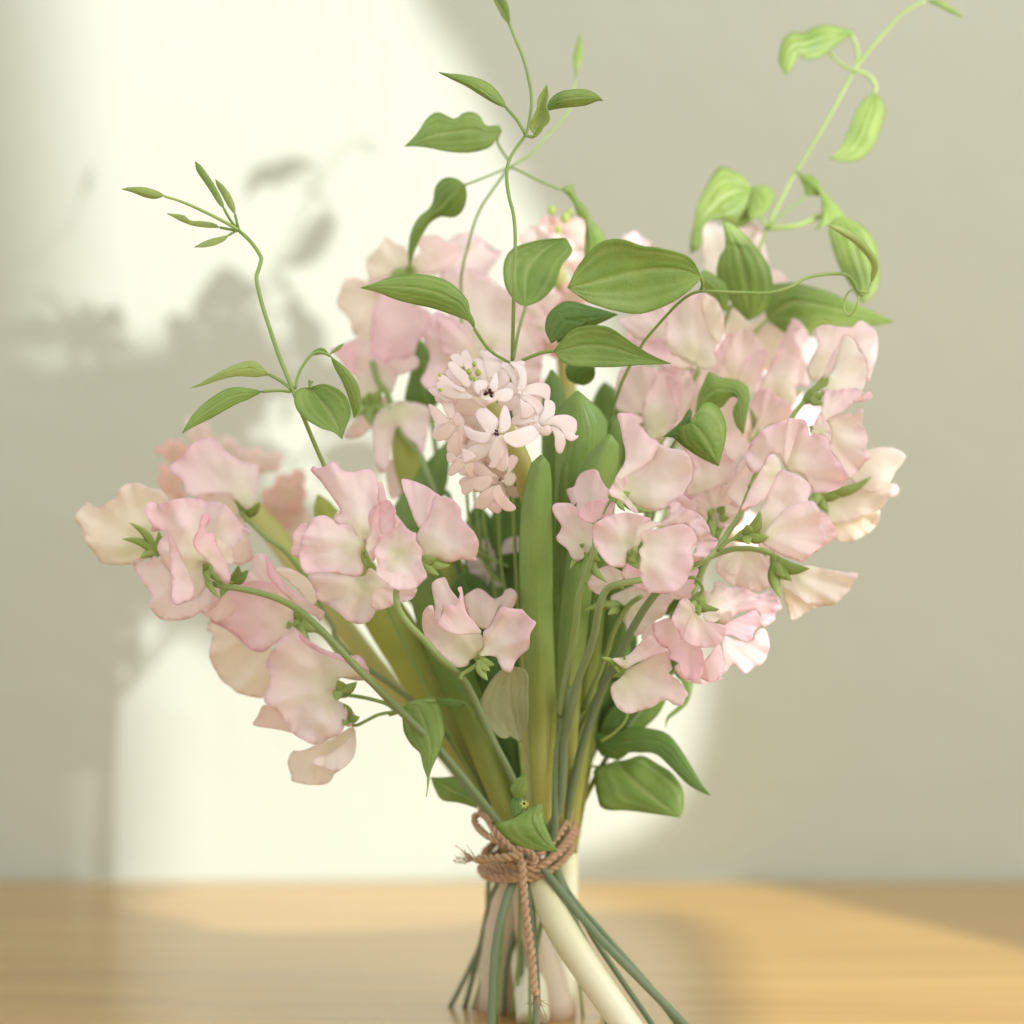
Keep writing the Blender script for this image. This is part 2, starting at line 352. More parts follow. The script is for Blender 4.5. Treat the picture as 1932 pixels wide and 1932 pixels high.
def blossom(parent, view, at, y, petals, cal=None, sep=(), c='pink', cw=9.0, cl=0, pedicel=None, ped_y=None, pr=2.6, sw=6.0):
    """calyx mesh (the blossom's own) + petals as its children. cal: direction point of the calyx; sep: sepal tips"""
    th = px(view, [at])[0]; parts = []
    d0 = (px(view, [cal])[0] if cal else th + np.array([0, 14.0])); dirp = th - d0; L = max(np.linalg.norm(dirp), 10.0)
    back = 0.0045 if len(sep) else 0.010
    w0 = w3(d0, y + back); w1 = w3(th, y + back)
    parts.append(blob(w0, w1 - w0, np.linalg.norm(w1 - w0) * 1.2 + 0.0016, 1.25 * cw * U * (1 if cal else .7)))
    for sp in sep: parts.append(sepal(view, at if not cal else ((at[0] + cal[0]) / 2, (at[1] + cal[1]) / 2), sp, y - 0.0015, y - 0.005, sw, 0.12))
    b = join('blossom', parts, M_CALYX, parent)
    if pedicel:
        q = px(view, pedicel); q = np.r_[d0[None], q]
        tube('flower_stalk', w3(q, np.linspace(y + .002, ped_y if ped_y is not None else y + .002, len(q))), pr * U, M_SEPAL, b, 7)
    for i, p in enumerate(petals):
        kw = dict(p[1]) if isinstance(p, tuple) and len(p) > 1 else {}
        v = kw.pop('v', view); t_ = kw.pop('th', None); dy = kw.pop('dy', 0.0)
        kw.setdefault('c', c)
        petal(v, p[0], y - dy, px(v, [t_])[0] if t_ else th, parent=b, **kw)
    return b
# ------------------------------------------------------------------ the setting: wall, table, unseen light masks
def struct(o): o['kind'] = 'structure'; return o
def box(name, x0, x1, y0, y1, z0, z1, mat, parent=None, bev=0.0):
    v = [(x, y, z) for z in (z0, z1) for y in (y0, y1) for x in (x0, x1)]
    f = [(0, 2, 3, 1), (4, 5, 7, 6), (0, 1, 5, 4), (2, 6, 7, 3), (0, 4, 6, 2), (1, 3, 7, 5)]
    o = link(name, mesh(name, v, f), mat, parent, smooth=False)
    if bev:
        b = o.modifiers.new('bevel', 'BEVEL'); b.width = bev; b.segments = 3
    return o
t = NT('wall_plaster'); co = t.n('TexCoord')
n1 = t.n('TexNoise', {'Vector': (co, 3), 'Scale': 6.0, 'Detail': 3.0}); n2 = t.n('TexNoise', {'Vector': (co, 3), 'Scale': 60.0, 'Detail': 8.0})
c = t.mix(n1, rgb(187, 191, 175), rgb(193, 197, 181))
bm = t.n('Bump', {'Height': n2, 'Strength': 0.5, 'Distance': 0.002})
M_WALL = t.finish(t.n('BsdfPrincipled', {'Base Color': c, 'Roughness': 0.85, 'Specular IOR Level': 0.2, 'Normal': bm}))
struct(box('wall', -1.3, 1.3, WY, WY + 0.08, -0.75, 1.5, M_WALL))

t = NT('pale_wood'); co = t.n('TexCoord')
mp = t.n('Mapping', {0: (co, 3), 'Scale': (1.2, 26.0, 8.0)}); wob = t.n('TexNoise', {'Vector': t.n('Mapping', {0: (co, 3), 'Scale': (2.0, 5.0, 1.0)}), 'Scale': 1.6, 'Detail': 2.0})
gr = t.n('TexNoise', {'Vector': t.n('VectorMath', {0: mp, 1: t.n('VectorMath', {0: (wob, 1), 1: (0.0, 2.2, 0.0)}, operation='MULTIPLY')}, operation='ADD'), 'Scale': 2.2, 'Detail': 5.0, 'Roughness': 0.6})
fine = t.n('TexNoise', {'Vector': t.n('Mapping', {0: (co, 3), 'Scale': (6.0, 420.0, 60.0)}), 'Scale': 1.0, 'Detail': 3.0})
c = t.ramp(gr, [(0.30, rgb(166, 130, 74)), (0.5, rgb(184, 149, 88)), (0.72, rgb(197, 163, 102))])
c = t.mix(t.math('MULTIPLY', fine, 0.28), c, rgb(152, 108, 60))
br = t.n('MapRange', {0: t.n('TexNoise', {'Vector': t.n('Mapping', {0: (co, 3), 'Scale': (1.0, 4.5, 1.0), 'Location': (0.3, 0.2, 0)}), 'Scale': 2.0}), 1: 0.45, 2: 0.6})
c = t.mix(t.math('MULTIPLY', br, 0.2), c, rgb(172, 128, 72))
bm = t.n('Bump', {'Height': fine, 'Strength': 0.12, 'Distance': 0.0003})
M_WOOD = t.finish(t.n('BsdfPrincipled', {'Base Color': c, 'Roughness': t.math('ADD', 0.17, t.math('MULTIPLY', gr, 0.14)), 'Specular IOR Level': 0.6, 'Normal': bm}))
tb = thing('wooden_table', 'pale oiled wooden table with horizontal grain on which the bouquet stands', 'table', (0, 0, 0))
box('tabletop', -0.95, 0.95, -0.56, WY - 0.003, -0.032, 0.0, M_WOOD, tb, 0.003)

# unseen masks right of the camera, holes cut to shape the lit patches
def make_panel(name, frac, L, half, hole_pts, mat, aim=(-0.02, WY, 0.17), solid=()):
    aim = np.array(aim); L = np.array(L); c0 = L + (aim - L) * frac
    n = (aim - L) / np.linalg.norm(aim - L); u = np.cross(n, [0, 0, 1]); u /= np.linalg.norm(u); v = np.cross(u, n)
    def proj(P):
        d = P - L; k = ((c0 - L) @ n) / (d @ n); X = L + d * k[:, None] - c0; return np.stack([X @ u, X @ v], 1)
    V = [(-half[0], -half[1]), (half[0], -half[1]), (half[0], half[1]), (-half[0], half[1])]; F = [[0, 1, 2, 3]]
    for P in list(hole_pts) + list(solid):
        q = proj(P); F.append(list(range(len(V), len(V) + len(q)))); V += [tuple(a) for a in q]
    holes = [np.array([V[i] for i in f]) for f in F[1:]]
    E = [(f[i], f[(i + 1) % len(f)]) for f in F for i in range(len(f))]
    r = delaunay_2d_cdt([Vector(a) for a in V], E, [], 0, 1e-6); Q = np.array([tuple(a) for a in r[0]])
    cen = np.array([Q[list(f)].mean(0) for f in r[2]])
    ok = (np.abs(cen[:, 0]) < half[0]) & (np.abs(cen[:, 1]) < half[1])
    for h in holes[:len(hole_pts)]: ok &= ~inside(cen, h)
    for h in holes[len(hole_pts):]: ok |= inside(cen, h) & (np.abs(cen[:, 0]) < half[0])
    keep = [tuple(f) for f, k in zip(r[2], ok) if k]
    W = [c0 + u * p[0] + v * p[1] for p in r[0]]
    o = link(name, mesh(name, W, keep), mat, smooth=False); m = o.modifiers.new('t', 'SOLIDIFY'); m.thickness = 0.004
    return struct(o)
def wallpts(s): q = catmull(px('T', s), 4, True); return w3(q, np.full(len(q), WY))
def tablepts(s):
    q = resample(np.r_[px('T', s), px('T', s)[:1]], 60)[:-1]; dep = FPX * CZ / (q[:, 1] - 966) - CD; return w3(q, dep)
M_MASK = plain_mat('mask_paint', rgb(226, 222, 206), rgb(232, 228, 212), 20, 0.6)  # finish of the added light masks
patch = wallpts("-900,-900 400,-900 770,-40 850,90 920,220 975,340 1020,420 1110,560 1200,760 1280,1000 1330,1200 1318,1380 1275,1510 1190,1580 1080,1618 900,1665 300,1690 -900,1690")
tpatch = tablepts("190,1663.5 1420,1663.5 1932,1792 2300,1886 2300,2300 1500,2300 1420,2000 1385,1780 1290,1715 1100,1720 850,1745 450,1760 240,1720")
block = wallpts("-900,735 -100,722 0,692 60,702 130,690 185,660 260,648 330,640 375,604 420,590 470,612 530,642 612,652 565,690 510,715 500,760 470,830 480,900 590,955 630,1020 640,1130 590,1235 450,1250 400,1215 310,1175 230,1140 165,1180 175,1330 120,1400 60,1500 -900,1500")  # added blocker outline, keeps the beam off the front blossoms
make_panel('sunbeam_mask', 0.70, LAMP, (0.62, 0.50), [patch], M_MASK, solid=[block])  # unseen mask, cut to the outline of the sun patch on the wall
make_panel('table_patch_mask', 0.45, LAMP2, (0.30, 0.26), [tpatch], M_MASK, (0.15, 0.1, 0.0))  # unseen mask, outlines the second lamp's patch on the table
left_hole = wallpts("100,-400 90,0 112,400 118,650 118,800 145,1100 190,1220 238,1400 240,1680 190,2300 1500,2900 3000,2600 3400,800 3000,-900 900,-1200")
make_panel('left_edge_mask', 0.46, LAMP, (0.50, 0.45), [left_hole], M_MASK)  # unseen mask, gives the sun patch its soft left edge
# ------------------------------------------------------------------ sweet peas
def foot(x, y): return (x, 966 + CZ * FPX / (CD + y))
def tail(via, ty, fx, fy, low=(), t0=None):
    """via: 'T' points near the tie, ty their depth; foot x and depth; low: points below the tie"""
    a = px('T', via); q = [tuple(p) for p in a] + [tuple(p) for p in (px('T', low) if low else [])] + [foot(fx, fy)]
    ys = list(np.linspace(ty if t0 is None else t0, ty, len(a))) + (list(np.linspace(ty, fy, (len(px('T', low)) if low else 0) + 2)[1:]))
    return (np.array(q), np.array(ys))
GP = 'sweet pea stems in the bouquet'
def pea(label, fx, fy): return thing('sweet_pea', label, 'flower', w3(np.array(foot(fx, fy)), fy), GP)

# S1 far left: long arched stem crossing to the lower right
s = pea('far left sweet pea on a long arching stem, one cream blossom seen from behind', 1330, -0.03)
stem(s, 'A', "870,1165 960,1190 1100,1212 1250,1250 1400,1320 1530,1430 1640,1540 1750,1660 1860,1770", (-0.045, -0.052, -0.05, -0.045), 8.2, tail=tail("765,1350 838,1423 940,1550 989,1608", -0.0135, 1330, -0.034, "1028,1644 1130,1768 1290,1932", -.034), taper=0.62)
blossom(s, 'A', (545, 985), -0.030, [
  ("93,800 100,760 150,705 185,700 215,725 255,720 300,685 340,660 350,625 390,590 440,578 490,585 540,610 590,615 630,645 645,690 620,760 600,850 590,950 545,1010 500,1040 430,1060 350,1068 270,1062 225,1030 205,990 160,940 140,890 135,850 105,825", dict(c='cream', tx=-.25, cup=.15, ruf=.06))],
  cal=(590, 1000), sep=[(413, 812), (370, 912), (480, 1028), (588, 862)], cw=12, sw=7, pedicel="700,1060 860,1150", ped_y=-.044)
blossom(s, 'A', (855, 1050), -0.046, [
  ("440,1040 470,1035 520,1050 560,1010 590,1030 620,1080 655,1120 670,1200 665,1260 700,1300 760,1280 830,1260 870,1220 905,1200 950,1250 945,1290 900,1330 840,1345 800,1370 750,1390 650,1396 600,1385 550,1340 525,1300 530,1275 550,1260 500,1180 450,1100", dict(dy=-.012, c='blush', tx=-.2)),
  ("505,740 520,700 545,690 600,705 640,690 700,675 760,668 820,675 880,690 940,690 1000,720 1040,770 1075,820 1100,840 1135,860 1130,880 1100,865 1085,880 1080,910 1040,960 1000,1000 960,1040 900,1060 855,1060 850,1110 870,1160 870,1200 830,1250 790,1275 740,1285 710,1302 680,1290 665,1230 670,1160 655,1110 610,1050 585,980 590,930 625,880 640,860 600,865 540,865 550,830 520,790", dict(cup=.12, ruf=.07, c='pink', tx=.15)),
  ("640,860 648,920 655,1000 662,1090 668,1180 668,1250 676,1292 700,1302 740,1280 780,1270 800,1200 760,1100 720,1000 680,920", dict(dy=.006, c='pink', cup=.25)),
  ("925,905 970,930 1010,960 1035,1010 1030,1050 990,1065 950,1010 930,960", dict(dy=.006, c='cream')),
  ("845,770 870,757 893,770 890,810 870,840 880,880 910,870 925,930 960,1000 1000,1070 1015,1130 1005,1180 980,1175 930,1110 880,1040 830,1000 795,950 800,900 825,850", dict(dy=.010, c='deep', tx=.5, cup=.2)),
  ], cal=(890, 1130), sep=[(905, 1165), (960, 1270), (850, 1060), (1040, 1170)], cw=12)
blossom(s, 'L', (410, 330), -0.034, [("235,530 300,480 330,470 330,420 290,390 250,390 255,440 225,520 180,560 215,575", dict(c='blush')),
  ("170,565 240,500 300,430 360,440 420,560 300,640 240,620", dict(c='peach', dy=-.004))], cal=(385, 355), sep=[(440, 230), (512, 262), (505, 300), (310, 470)], sw=8)

# S2 upper back-left of the left group
s = pea('sweet pea behind the left group, pink blossom tilted up against the sunlit wall', 877, 0.046)
stem(s, 'A', "1080,755 1110,790 1230,905 1330,975 1440,1110 1500,1180 1560,1320 1620,1420 1700,1580", (-0.01, -0.006, -0.004, 0.0), 5.5, tail=tail("820,1360 930,1530 960,1605", 0.004, 877, 0.046, "925,1700 905,1790"), taper=0.8)
blossom(s, 'A', (1090, 740), -0.006, [
  ("820,660 880,645 1000,645 1050,700 1080,760 1110,830 1140,960 1150,1020 1100,1060 1040,1060 1000,1000 900,900 850,750", dict(c='peach', tx=-.2)),
  ("655,480 690,450 740,420 760,380 800,340 870,320 915,320 950,350 1000,400 1060,440 1120,460 1160,465 1185,490 1180,560 1170,640 1160,700 1110,740 1070,700 1000,650 940,640 880,645 820,655 760,650 745,600 730,560 690,530 660,510", dict(c='pink', tx=.1, ty=.3, cup=.2, dy=.006, ruf=.06)),
  ], cal=(1110, 800), sep=[(1008, 632), (1195, 690), (1060, 700)], cw=12, sw=8)

# S3 lower left, big pink and cream blossoms
s = pea('lower left sweet pea, broad drooping blossoms with a curled cream petal hanging lowest', 1257, -0.02)
stem(s, 'L', "900,640 960,680 1060,740 1160,860 1290,960 1380,1060 1500,1190 1580,1270", (-0.012, -0.022, -0.03), 5.5, tail=tail("800,1390 900,1510 975,1604", -0.012, 1257, -0.02, "1060,1690 1103,1741 1133,1790"), taper=0.8)
blossom(s, 'L', (870, 640), -0.016, [
  ("230,620 240,640 300,665 370,700 420,740 470,800 520,840 600,860 680,830 690,880 650,930 660,990 680,1060 660,1120 630,1160 620,1190 560,1190 480,1170 420,1150 380,1110 320,1070 270,990 235,920 225,880 240,800 250,720 215,710 210,690", dict(c='cream', dy=-.012, ruf=.05)),
  ("235,610 250,540 330,460 400,390 450,360 560,345 700,360 760,380 800,440 900,520 850,580 835,650 830,720 760,760 700,800 640,850 590,860 520,840 470,790 440,760 360,700 290,665 240,640", dict(c='deep', dy=.004, cup=.15, ruf=.05)),
  ("515,290 530,230 550,170 600,145 640,160 700,280 760,350 800,440 700,380 600,350 500,345", dict(c='blush', dy=.002)),
  ("640,165 680,210 740,310 820,400 940,490 1050,560 1062,590 1030,640 1000,600 900,560 800,470 700,370 650,290", dict(c='deep', dy=.010, cup=.2)),
  ], cal=(900, 625), sep=[(785, 690), (962, 792), (1045, 700), (840, 560)], cw=13, sw=9)
blossom(s, 'L', (1140, 1110), -0.026, [
  ("620,1245 700,1265 760,1330 800,1400 835,1445 720,1420 550,1390 580,1320", dict(c='peach', dy=-.010)),
  ("1270,1400 1290,1470 1290,1560 1260,1640 1200,1700 1140,1740 1110,1790 1060,1820 960,1822 880,1810 820,1790 825,1760 800,1690 805,1620 840,1575 900,1575 980,1540 1060,1510 1140,1480 1210,1430", dict(c='cream', dy=-.008, cup=.15, ruf=.05)),
  ("1290,1560 1260,1640 1200,1700 1130,1715 1060,1700 980,1665 1010,1620 1100,1600 1200,1520 1270,1440", dict(c='white', dy=-.003, cup=.3)),
  ("640,930 680,860 720,800 760,750 800,720 850,690 960,780 1040,830 1120,860 1210,885 1290,890 1350,930 1385,990 1380,1020 1390,1070 1330,1065 1240,1060 1180,1045 1150,1100 1145,1200 1200,1230 1230,1300 1210,1390 1190,1440 1150,1470 1080,1500 1030,1525 970,1530 900,1490 830,1450 800,1390 760,1340 720,1290 660,1250 620,1210 640,1150 660,1080 680,1040 650,980", dict(c='blush', cup=.10, ruf=.05, nz=1.5)),
  ("880,720 960,790 1040,850 1130,880 1230,900 1300,880 1350,920 1385,1000 1340,990 1240,940 1120,900 1000,850 900,780", dict(c='deep', dy=.004, cup=.2)),
  ], cal=(1220, 1170), sep=[(1160, 1062), (1300, 1075), (1150, 1215)], cw=14, sw=9, pedicel="1350,1190 1500,1230 1560,1270", ped_y=-.03, pr=3.6)
blossom(s, 'L', (1230, 1300), -0.024, [("1180,1290 1230,1250 1270,1290 1290,1340 1250,1400 1200,1380", dict(c='blush'))], cal=(1250, 1380), sep=[(1200, 1230), (1200, 1395), (1320, 1330)], cw=10, sw=7, pedicel="1300,1390 1400,1340 1470,1310 1600,1290", ped_y=-.03, pr=3.2)

# S4 front left: five blossoms on a hooked stem
s = pea('front sweet pea left of the thick blade, bright pink blossoms on a hooked hairy stem', 990, -0.035)
stem(s, 'J', "1062,1270 1056,1330 1062,1420 1095,1500 1180,1610 1300,1730 1420,1870", (-0.066, -0.068, -0.066, -0.06), 7.0, tail=tail("880,1290 930,1395 975,1490 990,1600", -0.012, 1010, -0.03, "1000,1700 1012,1850", -.040), taper=0.8, bumps=.05)
blossom(s, 'B', (640, 130), -0.046, [("950,295 1100,290 1340,310 1400,250 1560,400 1640,420 1725,390 1722,440 1690,480 1600,510 1490,550 1440,555 1420,600 1370,645 1310,658 1240,640 1180,590 1100,530 1010,480 995,420 960,350", dict(v='L', c='blush', cup=.12, ruf=.05)),
  ("1400,480 1420,420 1500,380 1600,400 1725,390 1722,440 1690,480 1600,510 1490,550 1440,555 1400,530", dict(v='L', c='peach', dy=.004)),
  ("700,260 770,245 860,275 940,330 990,400 1010,480 980,520 930,480 860,400 780,330", dict(v='L', c='cream', dy=-.012))], cal=(700, 150), sep=[(150, 20)][:0])
blossom(s, 'J', (800, 930), -0.060, [
  ("335,770 290,768 250,800 215,860 210,940 200,970 200,1010 230,1035 260,1030 300,960", dict(c='pink', dy=-.006)),
  ("358,330 378,298 400,300 410,318 450,310 500,280 556,260 590,300 620,330 680,345 740,340 800,322 850,325 890,370 910,420 905,520 900,570 920,650 920,800 918,870 900,900 870,960 820,940 800,910 740,890 700,830 650,770 600,770 550,735 590,690 600,650 560,590 500,500 440,420 390,365", dict(c='pink', cup=.08, ruf=.05, ty=.1, nz=1.4)),
  ("545,735 560,690 600,650 660,650 760,760 810,880 760,880 690,820 640,775 590,770", dict(c='cream', dy=-.003)),
  ("905,440 935,430 955,460 980,560 985,600 940,610 905,600", dict(c='pink', dy=-.006)),
  ("920,600 960,575 1005,580 1045,640 1055,690 1040,760 1020,830 940,840 920,820", dict(c='deep', dy=-.001, cup=.2)),
  ("258,1010 270,960 285,880 320,820 350,780 380,720 430,700 490,705 540,735 580,770 680,780 720,850 790,910 800,960 770,1000 770,1060 790,1120 780,1170 740,1198 680,1195 600,1180 500,1165 400,1165 320,1172 290,1130 270,1070", dict(c='pink', dy=.006, cup=.16, ruf=.04, tx=-.15, nz=1.3)),
  ("830,690 900,600 920,700 920,840 915,900 890,1000 880,1060 860,1068 830,1020 808,960 815,900 840,830", dict(c='deep', dy=.009, cup=.25, tx=.5)),
  ], cal=(800, 1010), sep=[(820, 1118), (770, 1000), (850, 1050)], cw=9)
blossom(s, 'J', (1080, 1020), -0.068, [
  ("1050,690 1080,720 1130,790 1180,830 1220,845 1215,900 1260,960 1270,1000 1260,1060 1280,1120 1305,1190 1270,1240 1210,1290 1130,1312 1050,1300 980,1260 900,1190 890,1160 905,1100 890,1050 880,980 900,920 920,860 960,830 1020,820 1045,760", dict(c='pink', cup=.22, ruf=.06, nz=1.6)),
  ("890,1160 940,1150 1010,1165 1100,1180 1200,1170 1305,1190 1270,1240 1210,1290 1130,1312 1050,1300 980,1260 900,1190", dict(c='blush', dy=.007, cup=.15)),
  ("1280,1110 1300,1140 1300,1200 1250,1200 1255,1130", dict(c='deep', dy=-.006))], cal=(1085, 1060), cw=5)
blossom(s, 'J', (1270, 1040), -0.063, [
  ("1100,405 1160,408 1230,430 1300,460 1370,510 1420,545 1365,560 1340,640 1310,720 1250,800 1220,770 1180,670 1140,560 1110,480", dict(c='pink', dy=-.008, cup=.1, ty=.2)),
  ("1365,560 1430,543 1500,560 1560,610 1585,660 1590,720 1640,780 1700,850 1728,920 1720,1000 1705,1040 1715,1070 1640,1062 1570,1060 1510,1080 1440,1070 1380,1045 1300,1050 1260,1060 1270,980 1240,930 1220,880 1250,800 1310,720 1340,640", dict(c='pink', cup=.14, ruf=.045, tx=-.1, nz=1.4)),
  ], cal=(1268, 1085), sep=[(1500, 1107), (1408, 1187), (1385, 1048)], cw=9, sw=9)
blossom(s, 'Q', (600, 1420), -0.050, [
  ("460,870 500,830 580,788 630,800 690,850 745,885 810,855 850,800 900,787 940,820 957,870 940,920 900,980 800,955 760,1010 720,1100 660,1170 560,1120 500,1030 470,950", dict(c='peach', dy=-.014, ty=.2)),
  ("155,770 180,720 270,683 300,720 335,800 400,880 440,960 340,980 270,960 250,1020 230,1100 170,1080 185,950", dict(c='blush', dy=-.006)),
  ("800,955 870,970 960,980 1000,982 1040,1030 1080,1070 1130,1100 1110,1150 1070,1220 1072,1300 1050,1360 990,1410 940,1470 900,1560 870,1572 820,1550 780,1480 760,1430 700,1420 600,1410 640,1340 640,1270 640,1190 700,1140 750,1050", dict(c='pink', dy=.003, cup=.14, ruf=.06, nz=1.5)),
  ("70,1040 100,970 160,945 180,1000 180,1080 235,1095 260,1000 265,940 320,940 380,935 420,850 440,780 460,930 480,1000 510,1060 560,1130 600,1180 640,1270 640,1330 600,1390 560,1430 510,1460 500,1500 440,1522 380,1520 330,1490 270,1430 200,1370 130,1290 90,1220 70,1150", dict(c='blush', cup=.16, ruf=.06, nz=1.6)),
  ("265,940 320,940 380,940 420,850 400,790 440,780 460,930 490,1020 560,1110 620,1200 520,1215 400,1220 300,1190 240,1140 200,1105 235,1080 260,1000", dict(c='pink', dy=.006, cup=.2)),
  ], cal=(610, 1475), sep=[(680, 1650), (742, 1500), (700, 1560)], cw=10, sw=9, pedicel="520,1540 440,1590 425,1640", ped_y=-.05, pr=4.0)

# F1 front right of the leaf: pointed blossom
s = pea('front sweet pea right of the thick blade, a pale blossom folded to a tall point', 922, -0.03)
stem(s, 'F', "400,450 375,560 355,640 320,740 290,830 265,920 255,1050 240,1150 210,1300 180,1450 160,1600", (-0.052, -0.05, -0.046, -0.036, -0.028), 8.0, tail=tail("1075,1300 1052,1420 1047,1560 1040,1610", -0.012, 1150, 0.0, "1080,1730 1106,1787 1140,1866", -.026), taper=0.72, bumps=.04)
blossom(s, 'M', (1130, 1440), -0.056, [
  ("1380,900 1440,950 1500,985 1580,1005 1650,1015 1710,1050 1745,1110 1760,1200 1750,1280 1700,1370 1660,1440 1590,1480 1500,1560 1430,1585 1350,1580 1250,1540 1150,1500 1100,1430 1090,1330 1160,1250 1230,1215 1300,1180 1370,1120 1420,1030", dict(c='blush', cup=.12, ruf=.04, tx=-.1, dy=-.004, nz=1.3)),
  ("1058,680 1120,672 1190,678 1240,700 1250,740 1240,770 1300,830 1400,930 1450,960 1420,1030 1370,1120 1300,1180 1230,1215 1170,1245 1110,1300 1050,1340 1010,1360 1060,1240 1110,1170 1135,1070 1110,920 1080,780", dict(c='pink', dy=.006, cup=.10, ty=.15, ruf=.04)),
  ("1010,1340 1060,1290 1120,1270 1150,1270 1150,1330 1110,1400 1170,1480 1230,1560 1250,1610 1200,1595 1150,1540 1080,1480 1000,1450 983,1400", dict(c='blush', dy=.009, cup=.2)),
  ], cal=(1030, 1490), sep=[(1130, 1590), (1400, 1590), (1100, 1560)], cw=10, pedicel="1000,1490 950,1560 915,1660 900,1720", ped_y=-.05, pr=3.2)
blossom(s, 'F', (330, 620), -0.044, [
  ("197,270 240,250 260,200 300,160 350,147 385,160 400,200 430,250 455,275 440,310 450,340 400,430 370,465 300,455 265,410 250,380 260,340 230,360", dict(c='pink', dy=-.002, ty=.1, cup=.12)),
  ("113,380 130,350 180,345 240,360 280,420 320,460 380,480 350,500 350,590 330,640 300,640 300,670 260,690 220,665 200,620 150,580 135,550 160,510 165,480 130,430", dict(c='pink', dy=.004, cup=.12, ruf=.06)),
  ("265,410 290,370 350,335 420,328 480,335 475,370 460,430 400,440 370,465 320,460 280,440", dict(c='deep', dy=.008, cup=.15)),
  ], cal=(320, 660), sep=[(215, 740), (275, 590), (440, 820), (320, 835), (400, 690)], cw=13, sw=8)

# F2 front right cluster
s = pea('large two-lobed pink sweet pea on a sharply bent stem tipped with a white blossom', 962, -0.035)
stem(s, 'F', "1420,650 1320,622 1200,618 1100,645 1000,690 930,735 800,775 655,800 520,825 440,855 405,920 385,1000 365,1110 330,1230 290,1330 250,1450 215,1600", (-0.03, -0.035, -0.05, -0.058, -0.055, -0.04, -0.03), 8.4, tail=tail("1065,1400 1054,1530 1000,1606", -0.011, 926, -0.03, "958,1690 934,1800", -.024), taper=0.6, bumps=.04)
blossom(s, 'F', (1460, 730), -0.026, [
  ("1470,780 1480,830 1480,890 1500,960 1525,1030 1548,1040 1600,1010 1660,975 1700,960 1780,950 1700,900 1600,850 1530,800", dict(c='cream', dy=-.004, cup=.1)),
  ("1510,750 1600,720 1640,718 1750,740 1850,755 1925,765 1905,810 1880,860 1830,910 1780,950 1700,958 1620,940 1550,900 1500,860 1470,820 1480,770", dict(c='white', tx=.2, cup=.12, ruf=.05)),
  ], cal=(1420, 655), sep=[(1640, 735), (1535, 808), (1470, 912), (1490, 790)], cw=12, sw=11)
blossom(s, 'F', (590, 610), -0.060, [
  ("650,500 690,455 750,460 800,420 800,380 790,345 830,330 870,350 900,380 960,400 1000,430 1030,470 1050,520 1055,545 1090,560 1090,590 1060,630 1020,670 960,700 930,690 960,620 970,560 940,500 880,470 800,485 720,490", dict(c='pink', dy=-.006, ruf=.08, tx=.1, k=9)),
  ("345,500 370,465 430,430 500,408 560,405 640,420 700,445 680,460 650,500 640,560 600,610 560,640 550,680 545,720 500,730 450,715 400,660 360,590", dict(c='pink', dy=.004, cup=.15, tx=-.1, nz=1.4)),
  ("630,480 700,455 760,470 720,490 690,510 650,560 620,600 600,600 610,540", dict(c='white', dy=.006)),
  ("625,630 650,590 630,540 660,510 740,500 820,480 880,470 930,490 965,540 970,580 935,630 950,690 930,760 900,820 850,865 800,885 740,880 680,870 640,800 630,740 640,680", dict(c='pink', dy=.008, cup=.14, ruf=.04, nz=1.3)),
  ], cal=(570, 665), sep=[(625, 738), (560, 640), (600, 700)], cw=10, sw=9)
blossom(s, 'F', (520, 840), -0.040, [
  ("520,770 560,700 610,720 640,760 680,870 600,840 560,810", dict(c='deep', dy=.003)),
  ("320,830 360,760 430,720 500,740 540,790 450,850 400,890 350,870", dict(c='blush', dy=-.004)),
  ("830,880 880,800 940,740 980,740 960,800 940,850 930,915 880,910", dict(c='pink', dy=-.01))], cal=(500, 800), cw=6)

# e1: right-hand stem with calyx and fans
s = pea('right-hand sweet pea, a broad pink fan above a pale blossom in a green calyx', 877, 0.03)
stem(s, 'E', "1045,1130 1000,1250 960,1350 900,1440 840,1530 760,1590", (-0.03, -0.034, -0.04, -0.05), 8.6, tail=(px('T', "1270,1085 1215,1150 1165,1240 1120,1340 1085,1460 1062,1590"), np.linspace(-.046, -.004, 6)), taper=0.5)
tube('stem', w3(px('T', "1062,1590 1050,1640 1020,1750 1000,1860 985,1950"), np.array([-.004, 0, .01, .02, .03])), 5 * U, M_STEM, s, 8)
blossom(s, 'O', (840, 1450), -0.040, [
  ("522,1340 530,1280 550,1220 600,1150 680,1080 760,1040 860,1025 865,995 940,1000 1010,1010 1030,1060 1050,1140 1090,1120 1160,1140 1200,1170 1205,1240 1240,1300 1300,1370 1335,1430 1335,1490 1300,1560 1220,1590 1150,1605 1070,1600 1060,1560 960,1440 860,1420 800,1300 740,1285 690,1340 640,1420 580,1440 540,1400", dict(c='pink', dy=-.004, cup=.12, ruf=.06, k=7)),
  ("860,1025 870,995 940,1000 945,1040 950,1060 900,1250 850,1380 830,1300 840,1150", dict(c='peach', dy=.001)),
  ("690,1340 720,1290 760,1290 800,1340 815,1410 780,1450 750,1530 700,1620 660,1670 600,1710 540,1730 510,1745 490,1755 485,1730 520,1660 560,1560 620,1460", dict(c='pink', dy=.008, cup=.15)),
  ], cal=(700, 1560), cw=4)
